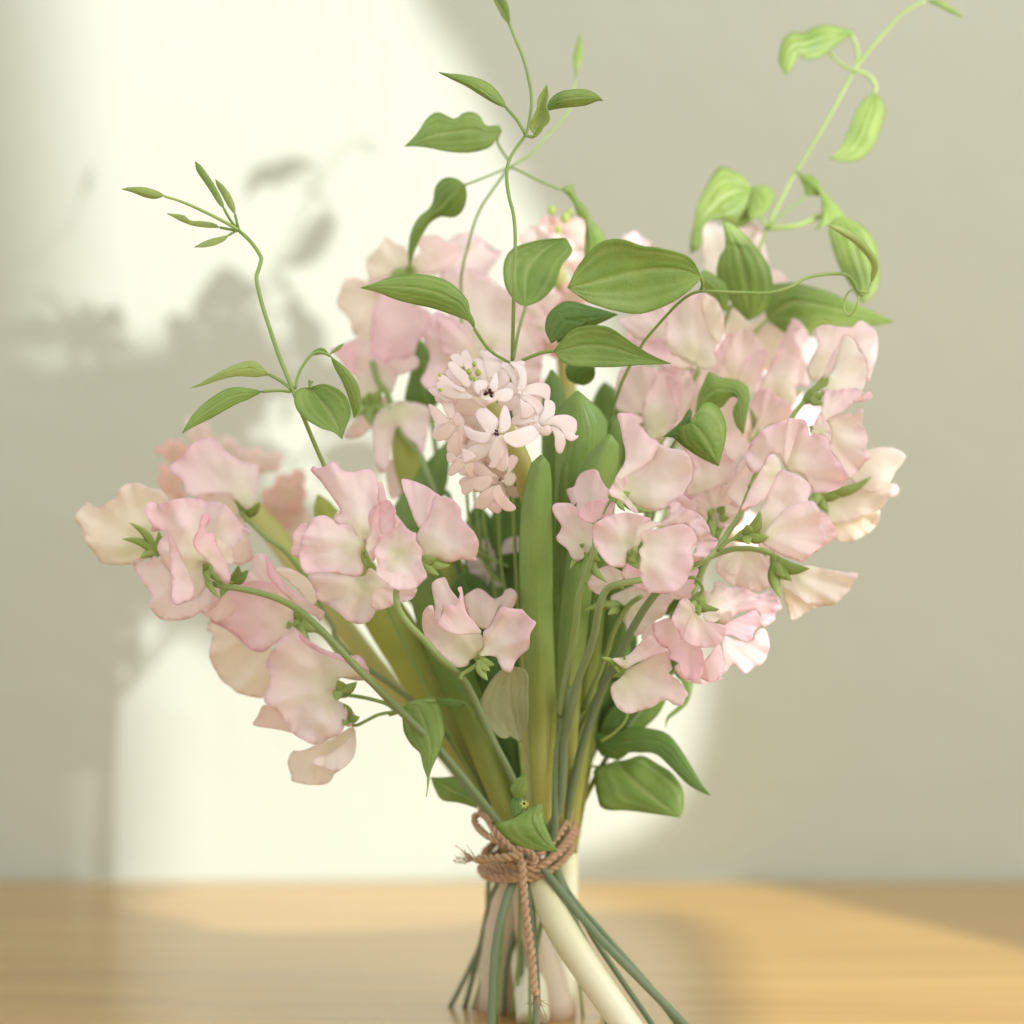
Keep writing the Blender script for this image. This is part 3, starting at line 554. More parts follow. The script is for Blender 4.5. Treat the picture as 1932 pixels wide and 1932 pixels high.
blossom(s, 'E', (1060, 1440), -0.046, [
  ("1395,1340 1440,1360 1480,1440 1460,1490 1400,1530 1370,1550 1340,1450", dict(c='pink', dy=-.010)),
  ("1200,1105 1180,1110 1130,1200 1080,1310 1040,1400 1090,1500 1150,1550 1250,1590 1310,1605 1340,1570 1380,1540 1430,1500 1430,1460 1400,1390 1395,1340 1360,1280 1330,1270 1350,1210 1330,1170 1270,1130", dict(c='blush', cup=.10, ruf=.05, tx=.1, nz=1.2)),
  ("1190,1330 1280,1290 1360,1275 1395,1340 1400,1390 1430,1460 1430,1500 1380,1540 1340,1570 1310,1605 1230,1580 1140,1540 1080,1480", dict(c='blush', dy=.003, cup=.14, ruf=.06, k=8)),
  ], cal=(945, 1475), sep=[(1120, 1468), (1072, 1325), (1010, 1510), (1000, 1400)], cw=13, sw=10, pedicel="900,1490 840,1545", ped_y=-.046, pr=3.4)
blossom(s, 'O', (1130, 760), -0.020, [
  ("1090,280 1120,245 1190,232 1280,245 1380,255 1430,215 1465,195 1520,230 1570,265 1595,320 1605,400 1590,500 1560,600 1530,690 1510,700 1500,600 1480,480 1430,400 1330,320 1290,400 1240,590 1170,640 1080,690 1020,600 1040,540 1090,450 1110,400", dict(c='blush', dy=-.012, ruf=.06)),
  ("1300,370 1270,490 1240,590 1190,650 1160,640 1200,530 1240,450", dict(c='blush', dy=.0)),
  ("1330,320 1380,335 1420,380 1440,440 1480,480 1500,540 1510,620 1500,700 1470,770 1410,760 1320,765 1300,775 1190,780 1110,790 1180,700 1200,650 1240,590 1270,490 1290,400", dict(c='white', dy=.004, tx=.15, cup=.12, ruf=.05, k=8)),
  ], cal=(1000, 860), sep=[(1160, 645), (1195, 655), (1150, 885), (1158, 800)], cw=12, sw=10, pedicel="940,930 900,990 850,1100 700,1300 610,1450 560,1560", ped_y=-.036, pr=4.5)
blossom(s, 'O', (1120, 1100), -0.030, [
  ("1180,1010 1230,985 1300,960 1370,945 1400,970 1440,920 1470,912 1487,950 1475,1040 1500,1090 1520,1160 1505,1240 1550,1310 1500,1350 1440,1430 1380,1480 1320,1510 1330,1430 1240,1300 1200,1240 1210,1170 1220,1110 1200,1050", dict(c='blush', dy=-.004, cup=.12, ruf=.06, k=8)),
  ("1170,770 1230,765 1300,765 1320,750 1390,760 1410,745 1470,770 1500,790 1535,775 1557,825 1500,850 1420,870 1350,910 1280,960 1220,985 1180,1010 1150,990 1140,930 1160,880", dict(c='pink', dy=.002, ruf=.08, k=9, ty=.3)),
  ("1180,1010 1210,1070 1220,1130 1205,1200 1150,1140 1080,1120 1055,1130 1070,1060 1100,1000 1140,940", dict(c='blush', dy=.004, cup=.2)),
  ], cal=(1060, 1100), sep=[(1040, 1060)], cw=7)

# e5 far right cream blossom
s = pea('rightmost sweet pea, creamy white with yellow-green sepals, set against the bare wall', 849, 0.047)
stem(s, 'E', "1380,1220 1300,1300 1200,1420 1100,1560 1000,1700 900,1850", (0.01, 0.0, -0.005), 5.0, tail=(px('T', "1340,1190 1240,1300 1150,1420 1090,1530 1030,1600 930,1640 915,1760 849,1901"), np.linspace(-.005, .047, 8)))
blossom(s, 'E', (1400, 1230), -0.004, [
  ("1600,1060 1640,1000 1700,985 1750,980 1810,990 1862,1025 1850,1060 1810,1110 1790,1150 1760,1190 1680,1230 1600,1200 1560,1130", dict(c='white', dy=.004, cup=.15, ty=.2)),
  ("1790,1180 1825,1200 1815,1240 1770,1250", dict(c='pink')),
  ("1390,1230 1480,1180 1560,1150 1640,1170 1790,1180 1770,1260 1720,1320 1650,1350 1560,1380 1480,1400 1440,1390 1420,1320", dict(c='white', dy=.0, cup=.12)),
  ("1440,1380 1520,1360 1620,1350 1715,1310 1715,1380 1670,1440 1600,1480 1545,1500 1480,1480 1450,1430", dict(c='cream', dy=-.004, cup=.1, ruf=.06)),
  ("1560,1130 1600,1060 1660,1010 1680,1060 1640,1110 1600,1160", dict(c='cream', dy=.0))],
  cal=(1400, 1225), sep=[(1510, 1250), (1445, 1340), (1680, 1138), (1530, 1190), (1380, 1290)], cw=11, sw=9)

# top right group, behind
s = pea('sweet pea below the big glossy leaf, a bonnet-like pale blossom over a pink one', 993, 0.02)
stem(s, 'E', "740,560 700,640 640,760 560,900 480,1100 460,1300", (0.01, 0.01, 0.0), 4.5, tail=(px('T', "1200,1060 1140,1280 1095,1450 1040,1600 985,1700 985,1850 993,1925"), np.linspace(0.0, .02, 7)))
blossom(s, 'E', (700, 540), 0.004, [
  ("300,285 400,260 520,200 580,150 600,300 600,420 600,490 560,470 540,440 480,410 400,390 340,330", dict(c='blush', dy=-.002)),
  ("520,200 600,170 700,145 790,150 840,190 870,260 870,340 840,410 820,460 830,520 810,555 760,560 700,520 620,490 560,470 555,380 560,290", dict(c='blush', dy=.006, cup=.12, ruf=.05)),
  ("765,155 830,180 870,260 875,340 840,420 790,350 765,280 750,230", dict(c='cream', dy=.010, cup=.2)),
  ("385,400 450,410 520,385 560,420 590,480 650,490 700,520 725,555 650,560 600,550 560,560 480,500 420,450", dict(c='deep', dy=.006))], cal=(740, 570), cw=6)
blossom(s, 'E', (500, 900), 0.008, [
  ("310,560 400,540 470,545 520,560 500,640 460,780 430,800 350,800 290,770 285,690", dict(c='blush', dy=-.006)),
  ("600,560 650,550 700,600 715,650 700,720 660,790 600,850 620,700", dict(c='blush', dy=.0)),
  ("440,880 430,760 480,640 510,570 560,530 600,540 640,600 650,700 640,760 600,850 560,910 520,950 480,930", dict(c='pink', dy=.006, tx=.1, cup=.12)),
  ("560,600 590,590 640,640 645,720 620,790 590,700", dict(c='pink', dy=.009, cup=.2))], cal=(500, 930), sep=[(400, 790), (410, 850)], cw=9)
s = pea('sweet pea in the upper right, pink petals standing like sails under the lime leaf', 905, 0.04)
stem(s, 'E', "1180,780 1120,900 1000,1100 900,1300 820,1500", (0.03, 0.02, 0.01), 4.5, tail=(px('T', "1290,1130 1200,1270 1120,1420 1050,1600 1000,1680 930,1800 905,1906"), np.linspace(0.01, .04, 7)))
blossom(s, 'E', (960, 660), 0.030, [
  ("885,300 910,240 940,212 980,240 1000,290 1050,300 1090,260 1100,290 1080,380 1000,420 920,400 870,360", dict(c='cream', dy=-.01)),
  ("780,590 820,480 850,420 890,370 930,370 930,440 900,500 860,560", dict(c='pink', dy=-.002)),
  ("840,600 880,480 920,400 960,340 1010,340 1050,380 1080,430 1110,440 1110,480 1090,560 1060,640 1010,700 960,690 900,640", dict(c='peach', dy=.006, cup=.12)),
  ("960,560 1000,500 1060,460 1110,450 1110,500 1080,600 1040,680 1010,700 960,690 940,640", dict(c='pink', dy=.012, cup=.14))], cal=(1000, 720), cw=6)
blossom(s, 'E', (1180, 730), 0.026, [
  ("1050,370 1110,310 1160,320 1210,350 1200,400 1160,480 1110,560 1060,500", dict(c='cream', dy=-.012)),
  ("1240,290 1290,300 1330,360 1350,420 1340,540 1300,500 1260,420", dict(c='blush', dy=-.002)),
  ("1320,400 1370,390 1380,440 1340,540 1315,530", dict(c='white', dy=-.016)),
  ("1110,560 1160,460 1200,390 1220,330 1250,290 1290,300 1300,330 1250,370 1290,450 1320,560 1340,640 1300,650 1260,650 1270,710 1240,760 1190,740 1130,700 1060,680 1080,620", dict(c='pink', dy=.006, cup=.10)),
  ("1080,680 1160,640 1260,660 1270,720 1240,760 1190,745 1120,700", dict(c='blush', dy=.002))], cal=(1160, 760), sep=[(1300, 660)], cw=6)
blossom(s, 'E', (1040, 940), 0.016, [
  ("1030,720 1060,670 1110,665 1160,700 1220,740 1250,790 1240,820 1180,850 1100,870 1050,920 1020,960 1000,940 1020,850 1010,780", dict(c='pink', cup=.10)),
  ("1100,680 1130,680 1100,800 1040,920 1010,950 1060,820", dict(c='blush', dy=.004))], cal=(1030, 970), sep=[(1010, 755)], cw=6)
s = pea('frilled rosy sweet pea half hidden behind the curled leaf in the right-hand group', 1000, 0.045)
stem(s, 'E', "860,1400 830,1500 760,1640 700,1800", (0.0, 0.0, 0.0), 6.0, tail=(px('T', "1280,1150 1190,1280 1110,1440 1040,1600 1010,1700 1000,1898"), np.linspace(0.0, .045, 6)))
blossom(s, 'E', (820, 1330), -0.012, [
  ("560,700 640,600 720,560 800,560 900,620 960,700 980,900 940,1000 860,1060 700,1010 600,930", dict(c='peach', dy=-.026)),
  ("870,900 940,910 1000,950 1010,1010 960,1030 930,1060 880,1010", dict(c='blush', dy=.002)),
  ("640,900 700,960 760,1000 870,1010 930,1070 940,1130 900,1170 860,1190 760,1230 700,1250 660,1230 680,1180 710,1080 650,980", dict(c='pink', dy=.0, cup=.1)),
  ("640,1030 690,1020 710,1080 700,1160 660,1230 620,1180", dict(c='blush', dy=-.006)),
  ("940,1080 990,1020 1010,1060 1040,1120 1000,1200 1040,1250 1010,1320 980,1330 930,1280 880,1240 900,1170 935,1130", dict(c='blush', dy=.002, ruf=.08)),
  ("730,1240 800,1210 860,1190 910,1190 890,1240 930,1290 990,1310 960,1400 850,1420 790,1350 760,1280", dict(c='peach', dy=.003, cup=.1)),
  ("560,1290 600,1260 640,1220 700,1250 760,1240 780,1290 780,1370 730,1340 650,1330 590,1330", dict(c='deep', dy=.012, ruf=.09, k=9)),
  ("590,1260 610,1240 640,1215 690,1270 720,1260 720,1330 650,1330 600,1310", dict(c='pink', dy=.014, ruf=.09)),
  ], cal=(830, 1370), sep=[(905, 1365), (785, 1330), (820, 1470), (880, 1300)], cw=13, sw=10)
blossom(s, 'F', (1230, 620), -0.014, [
  ("1100,680 1160,630 1250,620 1350,640 1400,740 1425,820 1390,850 1330,872 1200,840 1130,800 1080,740", dict(c='blush', cup=.1)),
  ("1200,650 1240,640 1240,700 1210,770 1160,770 1130,730", dict(c='white', dy=.004)),
  ("1330,480 1400,500 1440,560 1420,640 1340,620", dict(c='blush', dy=-.004)),], cal=(1180, 640), cw=6)
blossom(s, 'F', (1110, 440), -0.010, [
  ("1020,330 1080,290 1160,280 1200,320 1240,380 1230,450 1160,480 1090,470 1040,420", dict(c='blush')),
  ("1440,680 1400,700 1350,660 1380,600 1450,560 1500,640", dict(c='blush', dy=-.01))], cal=(1080, 430), sep=[(1020, 395), (1160, 450), (1090, 540), (1170, 440)], cw=14, sw=10)
# lower right group
s = pea('lower right sweet pea, a ruffled rose-pink blossom hanging from a hooked yellow-green stalk', 1276, -0.02)
stem(s, 'F', "640,900 560,960 480,1100 430,1250 370,1400 300,1560", (-0.03, -0.02, -0.01), 6, tail=tail("1090,1360 1066,1560 1046,1606", -0.006, 1300, -0.012, "1070,1680 1130,1752 1223,1858"), taper=.8)
blossom(s, 'F', (960, 1000), -0.040, [
  ("1120,1140 1200,1160 1290,1165 1320,1110 1370,1090 1400,1170 1390,1240 1360,1300 1310,1320 1260,1358 1210,1320 1180,1300 1140,1350 1060,1400 1100,1350 1120,1290", dict(c='blush', dy=-.016, ruf=.06)),
  ("1000,870 1060,870 1080,810 1130,820 1160,850 1230,840 1290,870 1340,890 1400,870 1450,910 1475,970 1440,990 1430,1040 1370,1080 1340,1060 1340,1010 1300,980 1200,1010 1130,1070 1080,1040 1030,980", dict(c='pink', dy=-.010, ruf=.09, k=10)),
  ("835,1330 870,1300 900,1360 930,1380 1000,1380 1060,1395 1130,1380 1060,1412 1000,1420 900,1400", dict(c='blush', dy=-.012)),
  ("1050,1240 1090,1180 1110,1200 1130,1290 1125,1350 1100,1390 1050,1410 1000,1390 970,1350 1010,1290", dict(c='pink', dy=.001, cup=.15)),
  ("705,1070 740,1050 790,1030 830,1040 880,1060 900,1130 920,1180 990,1200 1010,1260 1010,1330 980,1390 920,1395 880,1370 860,1300 810,1270 800,1220 760,1190 720,1140", dict(c='deep', dy=.004, cup=.15, ruf=.07)),
  ("1130,1080 1180,1040 1250,1010 1310,980 1345,1020 1345,1070 1310,1110 1290,1160 1230,1160 1180,1130 1120,1130", dict(c='deep', dy=.001, ruf=.07)),
  ("820,1040 850,960 880,915 920,920 960,980 930,1050 890,1160 860,1110", dict(c='pink', dy=.006, cup=.2)),
  ("890,1160 910,1060 940,1010 960,1000 1020,1050 1080,1060 1140,1080 1135,1130 1090,1190 1020,1205 950,1195", dict(c='pink', dy=.010, cup=.2, nz=1.4)),
  ("1010,1000 1060,990 1110,1000 1100,1040 1050,1060 1015,1040", dict(c='white', dy=.008)),
  ], cal=(985, 890), sep=[(1105, 978), (990, 1005), (935, 960), (890, 1030)], cw=14, sw=8, pedicel="1003,860 985,815 950,790 915,790", ped_y=-.04, pr=3.2)
blossom(s, 'F', (560, 960), -0.022, [
  ("460,900 520,870 600,840 680,870 740,880 800,890 830,920 800,960 770,1020 720,1050 690,1110 620,1130 560,1125 540,1060 500,1000 470,950", dict(c='blush', cup=.14, ruf=.05)),
  ("780,820 900,800 960,840 900,900 860,920 800,900", dict(c='blush', dy=-.005))], cal=(500, 990), sep=[(545, 955), (300, 985), (400, 960), (440, 1010)], cw=14, sw=9)
s = pea('lowest sweet pea on the right, a pale blossom spread like a skirt', 950, 0.03)
stem(s, 'F', "520,1370 440,1380 380,1480 320,1600", (-0.03, -0.02, -0.01), 5, tail=(px('T', "1090,1400 1060,1590 1010,1670 960,1800 950,1917"), np.linspace(-.005, .03, 5)), taper=.8)
blossom(s, 'F', (530, 1350), -0.040, [
  ("458,1470 470,1420 520,1380 560,1330 640,1290 760,1230 800,1240 815,1320 800,1350 860,1400 920,1480 900,1500 880,1550 830,1540 780,1515 700,1560 630,1580 570,1595 520,1580 480,1530", dict(c='blush', cup=.16, ruf=.04)),
  ("470,1270 550,1255 620,1190 680,1130 720,1150 740,1180 800,1230 760,1240 700,1260 600,1300 550,1330 510,1310", dict(c='pink', dy=.004, cup=.1)),
  ("640,1140 690,1060 720,1100 760,1180 800,1230 740,1220 680,1180", dict(c='blush', dy=.0))], cal=(500, 1340), sep=[(480, 1320), (400, 1260), (540, 1250)], cw=8)

# back left (behind the vine), soft
s = pea('blurred dusky pink sweet pea cluster behind the pointed leaf on the upper left', 922, 0.05)
stem(s, 'C', "745,400 760,500 780,640 800,900 830,1100 880,1350 920,1650 960,1850", (0.06, 0.05, 0.04), 5.5, tail=(px('T', "850,950 880,1150 930,1350 975,1600 940,1700 915,1894"), np.linspace(0.035, .05, 6)))
blossom(s, 'C', (720, 450), 0.056, [
  ("300,510 320,470 380,460 450,480 530,500 600,520 560,600 520,680 500,760 495,860 470,890 420,850 370,820 340,720 280,660 265,610 290,540", dict(c='cream', dy=-.004)),
  ("455,370 480,310 540,260 570,210 600,195 640,230 720,270 740,330 730,390 700,430 600,450 520,470 480,470", dict(c='cream', dy=.0)),
  ("780,200 850,185 920,180 980,220 1040,180 1100,165 1170,175 1230,220 1300,270 1340,290 1310,350 1260,410 1250,450 1150,430 1080,420 950,430 900,445 780,430 750,400 760,330 810,290", dict(c='blush', dy=-.004, k=8)),
  ("980,220 1060,260 1050,330 990,400 900,430 790,420 770,340 810,290 780,200 850,185 920,180", dict(c='peach', dy=.003)),
  ("470,460 600,440 740,430 880,470 900,600 760,640 560,600", dict(c='blush', dy=-.002)),
  ("495,700 520,620 560,570 640,600 760,630 870,680 900,760 860,820 820,860 770,960 700,990 620,1015 540,1000 490,960 485,830", dict(c='deep', dy=.008, cup=.12))], cal=(745, 420), sep=[(600, 450), (800, 460), (740, 370)], cw=12, sw=9)
s = pea('sweet pea above the front hyacinth, one tall pale petal standing behind another', 935, 0.045)
stem(s, 'C', "1230,800 1280,1000 1300,1200", (0.04, 0.04), 4.5, tail=(px('T', "960,900 985,1200 1000,1600 960,1700 935,1899"), np.linspace(0.035, .045, 5)))
blossom(s, 'C', (1230, 1000), 0.034, [
  ("930,460 1000,400 1080,385 1140,395 1180,440 1270,455 1310,500 1360,530 1400,560 1440,620 1470,750 1530,900 1600,1000 1590,1100 1560,1140 1480,1140 1350,1000 1250,940 1100,900 1000,700 950,560", dict(c='blush', cup=.12, k=7)),
  ("1440,620 1480,660 1560,780 1610,900 1600,1000 1500,960 1440,820", dict(c='peach', dy=-.006)),
  ("1280,900 1340,895 1500,960 1600,1000 1590,1100 1560,1140 1480,1140 1350,1080 1270,1000", dict(c='blush', dy=.006)),
  ("835,830 870,740 910,680 960,690 1050,740 1110,790 1150,860 1210,960 1230,1010 1200,1080 1100,1000 1030,990 1000,1050 930,1120 910,1200 860,1190 810,1130 850,1050 870,960 840,890", dict(c='pink', dy=.018, cup=.12)),
  ("915,705 960,720 1050,760 1110,800 1160,880 1200,960 1150,1010 1050,960 970,960 930,860", dict(c='pink', dy=.022, cup=.15)),
  ("860,1050 950,1010 1050,980 1150,1010 1180,1120 1050,1230 950,1200 860,1180", dict(c='peach', dy=.012)),
  ("980,1250 1060,1230 1180,1230 1230,1300 1180,1400 1060,1420 990,1350", dict(c='peach', dy=.01))], cal=(1250, 1050), cw=7)
s = pea('sweet pea left of the front hyacinth, a dark star of sepals facing out', 960, 0.04)
stem(s, 'C', "495,1000 530,1130 600,1230 650,1390 700,1480 800,1600 860,1750", (0.03, 0.03, 0.02), 6.0, tail=(px('T', "830,960 880,1150 930,1380 970,1600 990,1700 975,1904"), np.linspace(0.02, .04, 6)))
blossom(s, 'C', (490, 1270), 0.030, [
  ("220,930 260,910 330,880 400,850 450,860 490,900 490,960 540,1005 620,1020 660,1080 640,1170 600,1230 540,1200 480,1260 420,1270 400,1180 380,1040 330,980", dict(c='blush', dy=-.002, cup=.1)),
  ("220,930 260,910 330,890 370,940 385,1040 390,1100 330,1050 280,980", dict(c='deep', dy=.002)),
  ("300,1490 380,1400 470,1300 540,1240 620,1250 560,1340 500,1430 400,1500", dict(c='peach', dy=-.004))],
  cal=(490, 1300), sep=[(375, 1375), (500, 1430), (545, 1180), (620, 1305), (415, 1245), (470, 1200)], cw=15, sw=10)
blossom(s, 'C', (650, 1300), 0.026, [
  ("500,1500 500,1400 560,1310 640,1270 700,1260 860,1300 870,1400 850,1500 830,1600 800,1580 780,1540 720,1500 660,1430 620,1560 600,1700 560,1730 520,1690 510,1600", dict(c='blush', cup=.1)),
  ("600,1010 700,990 780,970 800,1030 740,1070 660,1090", dict(c='peach', dy=-.004)),
  ("590,1700 620,1640 680,1700 760,1760 700,1860 620,1900 590,1800", dict(c='peach', dy=-.01))], cal=(690, 1320), cw=5)
blossom(s, 'Q', (750, 560), 0.020, [("640,330 700,330 740,420 760,560 740,640 690,560 600,500", dict(c='blush')),
  ("480,540 560,500 640,540 690,650 680,780 620,800 540,700", dict(c='blush', dy=.003)), ("815,470 820,380 870,320 980,315 980,440 900,460", dict(c='blush', dy=.004)),
  ("700,640 780,700 810,770 760,780 700,720", dict(c='cream', dy=.004)), ("945,180 1000,160 1020,260 960,270", dict(c='blush', dy=.0)),
  ("1260,160 1330,170 1365,215 1330,270 1260,300", dict(c='cream', dy=.0)), ("1250,300 1330,290 1320,340 1260,370", dict(c='blush', dy=.0))], cal=(760, 600), cw=5)

# back row: the side of the bouquet that faces the wall (its shadow shows on the plaster)
def back_blossom(parent, cx, cy, y, R, rot, c):
    def pts(a0, w, rr, n=11, wob=.08):
        out = []
        for i in range(n):
            a = a0 + w * (i / (n - 1) - .5); r = rr * (1 + wob * math.sin(i * 2.3 + cx)); out.append((cx + math.cos(a) * r, cy - math.sin(a) * r))
        out.append((cx + math.cos(a0 + w * .3) * R * .1, cy - math.sin(a0 + w * .3) * R * .1)); out.append((cx + math.cos(a0 - w * .3) * R * .1, cy - math.sin(a0 - w * .3) * R * .1)); return out
    blossom(parent, 'T', (cx, cy), y, [(pts(rot, 3.4, R), dict(c=c, dy=-.006, cup=-.2, ruf=.07)), (pts(rot + .9, 1.6, R * .75), dict(c=c, dy=.002, cup=-.25)), (pts(rot - .9, 1.6, R * .75), dict(c=c, dy=.004, cup=-.25)),
      (pts(rot + 3.1, 2.0, R * .6), dict(c=c, dy=.0, cup=-.1))], cal=(cx - math.cos(rot) * 14, cy + math.sin(rot) * 14), cw=8)
for lab, sp in (('back sweet pea facing the wall between the front hyacinth and the big leaf', ((955, 650, .095, 66, 1.7, 'blush'), (1035, 630, .11, 60, 1.3, 'peach'), (900, 760, .085, 60, 2.2, 'blush'), (1000, 780, .10, 66, 1.0, 'pink'))),
                ('back sweet pea facing the wall, hidden behind the bonnet-like pale blossom', ((1240, 640, .10, 64, 1.6, 'blush'), (1310, 640, .115, 60, 1.1, 'peach'), (1220, 820, .10, 66, 2.0, 'pink'))),
                ('back sweet pea facing the wall, hidden behind the sail-like petals', ((1420, 700, .10, 62, 1.2, 'blush'), (1380, 820, .11, 66, .8, 'peach'), (1500, 800, .085, 56, .6, 'blush'))),
                ('back sweet pea facing the wall, hidden behind the frilled rosy one', ((1290, 960, .105, 70, 1.5, 'blush'), (1380, 1010, .09, 60, .6, 'pink'), (1250, 1090, .095, 60, 2.2, 'blush')))):
    cx, cy, yy = sp[0][:3]; s = pea(lab, 960 + (cx - 1150) * .1, .06)
    stem(s, 'T', [(cx, cy), (cx * .6 + 400, cy * .5 + 650), (1040, 1500), (1020, 1600), (985, 1750), tuple(foot(960 + (cx - 1150) * .1, .06))], (yy, yy * .8, .03, .02, .04, .06), 5.0)
    for b_ in sp: back_blossom(s, *b_)

s = pea('pale sweet pea caught by sunlight behind the ribbed leaves at the upper right', 1010, .055)
stem(s, 'T', [(1375, 520), (1300, 760), (1150, 1200), (1045, 1600), (1020, 1750), tuple(foot(1010, .055))], (.055, .05, .03, .012, .03, .055), 4.5)
blossom(s, 'G', (600, 1560), .052, [
  ("640,1230 700,1215 745,1240 765,1310 790,1400 800,1500 780,1580 700,1600 640,1560 620,1400", dict(c='blush', cup=.1)),
  ("408,1212 450,1205 500,1212 540,1235 600,1232 650,1250 680,1340 690,1480 650,1580 560,1600 490,1560 445,1470 430,1360", dict(c='white', dy=.004, cup=.12)),
  ("800,1475 850,1470 885,1500 902,1540 870,1580 820,1590 790,1540", dict(c='blush', dy=-.002))], cal=(590, 1600), cw=7)
blossom(s, 'G', (120, 1420), .060, [("0,1300 40,1270 70,1258 110,1290 160,1320 200,1360 180,1440 100,1470 20,1440", dict(c='blush')), ], cal=(130, 1450), cw=6)
# ------------------------------------------------------------------ hyacinths
GH = 'hyacinth stems in the bouquet'
def soft_floret(parent, cx, cy, y, R, tilt, c, n=6, off=0.0):
    """six-petalled floret as seen out of focus; each petal its own outline"""
    base = np.array([cx, cy]); o = join('floret', [blob(w3(base, y), [0, -1, .2], 5 * U, 3 * U, 5, 6)], PK[c], parent)
    for k in range(n):
        a = off + 6.283 * k / n; f = 1 - .45 * abs(math.sin(a - tilt)); d = np.array([math.cos(a), math.sin(a)]); e = np.array([-d[1], d[0]]); L = R * f * rng.uniform(.85, 1.1); W = R * .26
        pts = [base + d * L * s + e * W * q for s, q in ((.1, -.3), (.4, -.8), (.75, -1), (.98, -.45), (1.02, .1), (.95, .6), (.7, 1), (.35, .8), (.1, .3))]
        petal('T', pts, y, base, c=c, parent=o, cup=-.2, ruf=.02, nz=.4, step=2.6, k=2, pig0=.1)
def grow(s_, f):
    q = np.array([[float(c) for c in t_.split(',')] for t_ in s_.split()]); m_ = q.mean(0); return (q - m_) * f + m_
def floret(parent, view, at, y, petals, c='hya', stam=0, tube_to=None, th=None):
    p = px(view, [at])[0]; w = w3(p, y); parts = []
    if stam:
        for i in range(7):
            a = rng.uniform(0, 6.28); r = rng.uniform(.2, 1) * stam * U * .5; q = w + np.array([math.cos(a) * r, -0.0016 - rng.uniform(0, .0012), math.sin(a) * r])
            parts.append(blob(q, [math.cos(a), -1.2, math.sin(a)], stam * U * .8, stam * U * .24, 5, 6))
        o = join('floret', parts, M_STAMEN, parent)
    else:
        o = join('floret', [blob(w, [0, -1, 0.2], 6 * U, 3 * U, 5, 6)], PK[c], parent)
    if tube_to:
        q = np.r_[p[None], px(view, tube_to)]; tube('floret_tube', w3(q, np.linspace(y + .002, y + .008, len(q))), np.linspace(7, 4.5, len(q)) * U, PK['hyab'], o, 8)
    for s_ in petals:
        kw = {}
        if isinstance(s_, tuple): s_, kw = s_[0], dict(s_[1])
        cc = kw.pop('c', c); dy = kw.pop('dy', 0.0)
        petal(view, grow(s_, 1.08), y - dy, px(view, [th])[0] if th else p, c=cc, parent=o, cup=kw.pop('cup', -.30), ruf=0.03, nz=.7, step=2.2, k=2, pig0=.1, **kw)
    return o
h1 = thing('hyacinth', 'front hyacinth, pale pink starry florets with dark stamens at the centre of the bouquet', 'flower', w3(np.array(foot(1215, -0.03)), -0.03), GH)
tube('stalk', w3(px('T', "925,760 947,797 967,834 986,878 994,920 1002,960 1000,1100 1000,1400 1000,1600 1020,1665 1058,1750 1112,1835 1180,1932 1225,1990"),
     np.array([-.036, -.036, -.036, -.034, -.03, -.026, -.015, -.008, -.006, -.014, -.022, -.026, -.030, -.032])),
     np.array([9, 14, 17, 18, 18, 18, 17, 17, 18, 26, 29, 28, 27, 27]) * U, M_HSTALK, h1, 16)
floret(h1, 'D', (900, 820), -.036, [("500,700 640,665 720,720 780,770 740,830 600,830 500,800 470,740", dict(c='hyab')), "620,1180 640,1100 760,1060 860,1100 840,1180 760,1240 680,1240"], th=(800, 780))
floret(h1, 'D', (480, 900), -.044, ["470,680 500,760 500,850 450,850 420,780 400,690", "270,745 300,740 360,780 420,840 470,880 400,910 350,920 300,840", "480,830 540,810 600,900 520,930",
  "310,1000 350,960 420,930 500,920 490,1000 440,1050 360,1065 315,1040", "440,1120 470,1050 520,990 560,1050 570,1150 540,1210 480,1210 445,1170", ("540,850 580,880 600,960 580,1060 585,1150 565,1165 545,1080 550,960", dict(dy=.004))], 'hyab')
floret(h1, 'D', (600, 1270), -.044, ["455,1370 480,1290 540,1240 600,1260 600,1300 550,1350 490,1390", "620,1290 680,1280 680,1360 660,1410 620,1370 600,1310", "440,1190 500,1190 520,1240 480,1270 445,1260"], 'hyab')
floret(h1, 'D', (940, 1430), -.042, ["580,1500 600,1460 680,1420 800,1400 850,1430 820,1500 740,1540 690,1520 640,1560 590,1560", "690,1670 740,1580 820,1520 880,1500 900,1560 820,1680 760,1700", "830,1700 870,1650 940,1700 910,1745",
  "650,1300 760,1290 860,1370 900,1400 820,1410 720,1390", "950,1440 1000,1360 1010,1240 1050,1210 1095,1250 1060,1320 1000,1400 970,1450", ("880,1520 930,1490 960,1560 1020,1630 1070,1680 1050,1715 970,1710 900,1640 870,1570", dict(dy=.004)), ("980,1390 1040,1370 1080,1420 1040,1480 980,1470", dict(c='cream'))], 'hyab', 5)
floret(h1, 'D', (560, 480), -.044, ["570,270 620,230 650,280 680,360 640,420 600,370", "470,290 530,260 580,300 590,370 540,370", "430,440 480,400 560,440 600,520 540,560 470,500", "370,470 420,490 500,540 600,580 560,600 470,570 370,530", "270,600 330,590 400,640 480,690 430,700 330,660"], th=(700, 560))
floret(h1, 'D', (700, 560), -.046, [("455,350 500,340 560,390 620,450 650,520 620,570 560,520 480,430 455,390", dict(cup=-.05)), ("345,540 400,530 500,570 620,620 660,670 540,680 430,660 360,610", dict(cup=-.05)), ("355,470 400,460 450,490 520,550 600,590 560,610 470,570 380,530", dict(cup=-.05))], th=(700, 640))
floret(h1, 'D', (860, 480), -.046, [("780,260 850,245 920,260 945,310 930,400 900,470 840,510 800,420", dict(c='hya')), "690,330 760,320 800,400 830,500 800,560 740,450", "900,460 950,400 1010,480 980,550 920,620 890,520"], th=(850, 540))
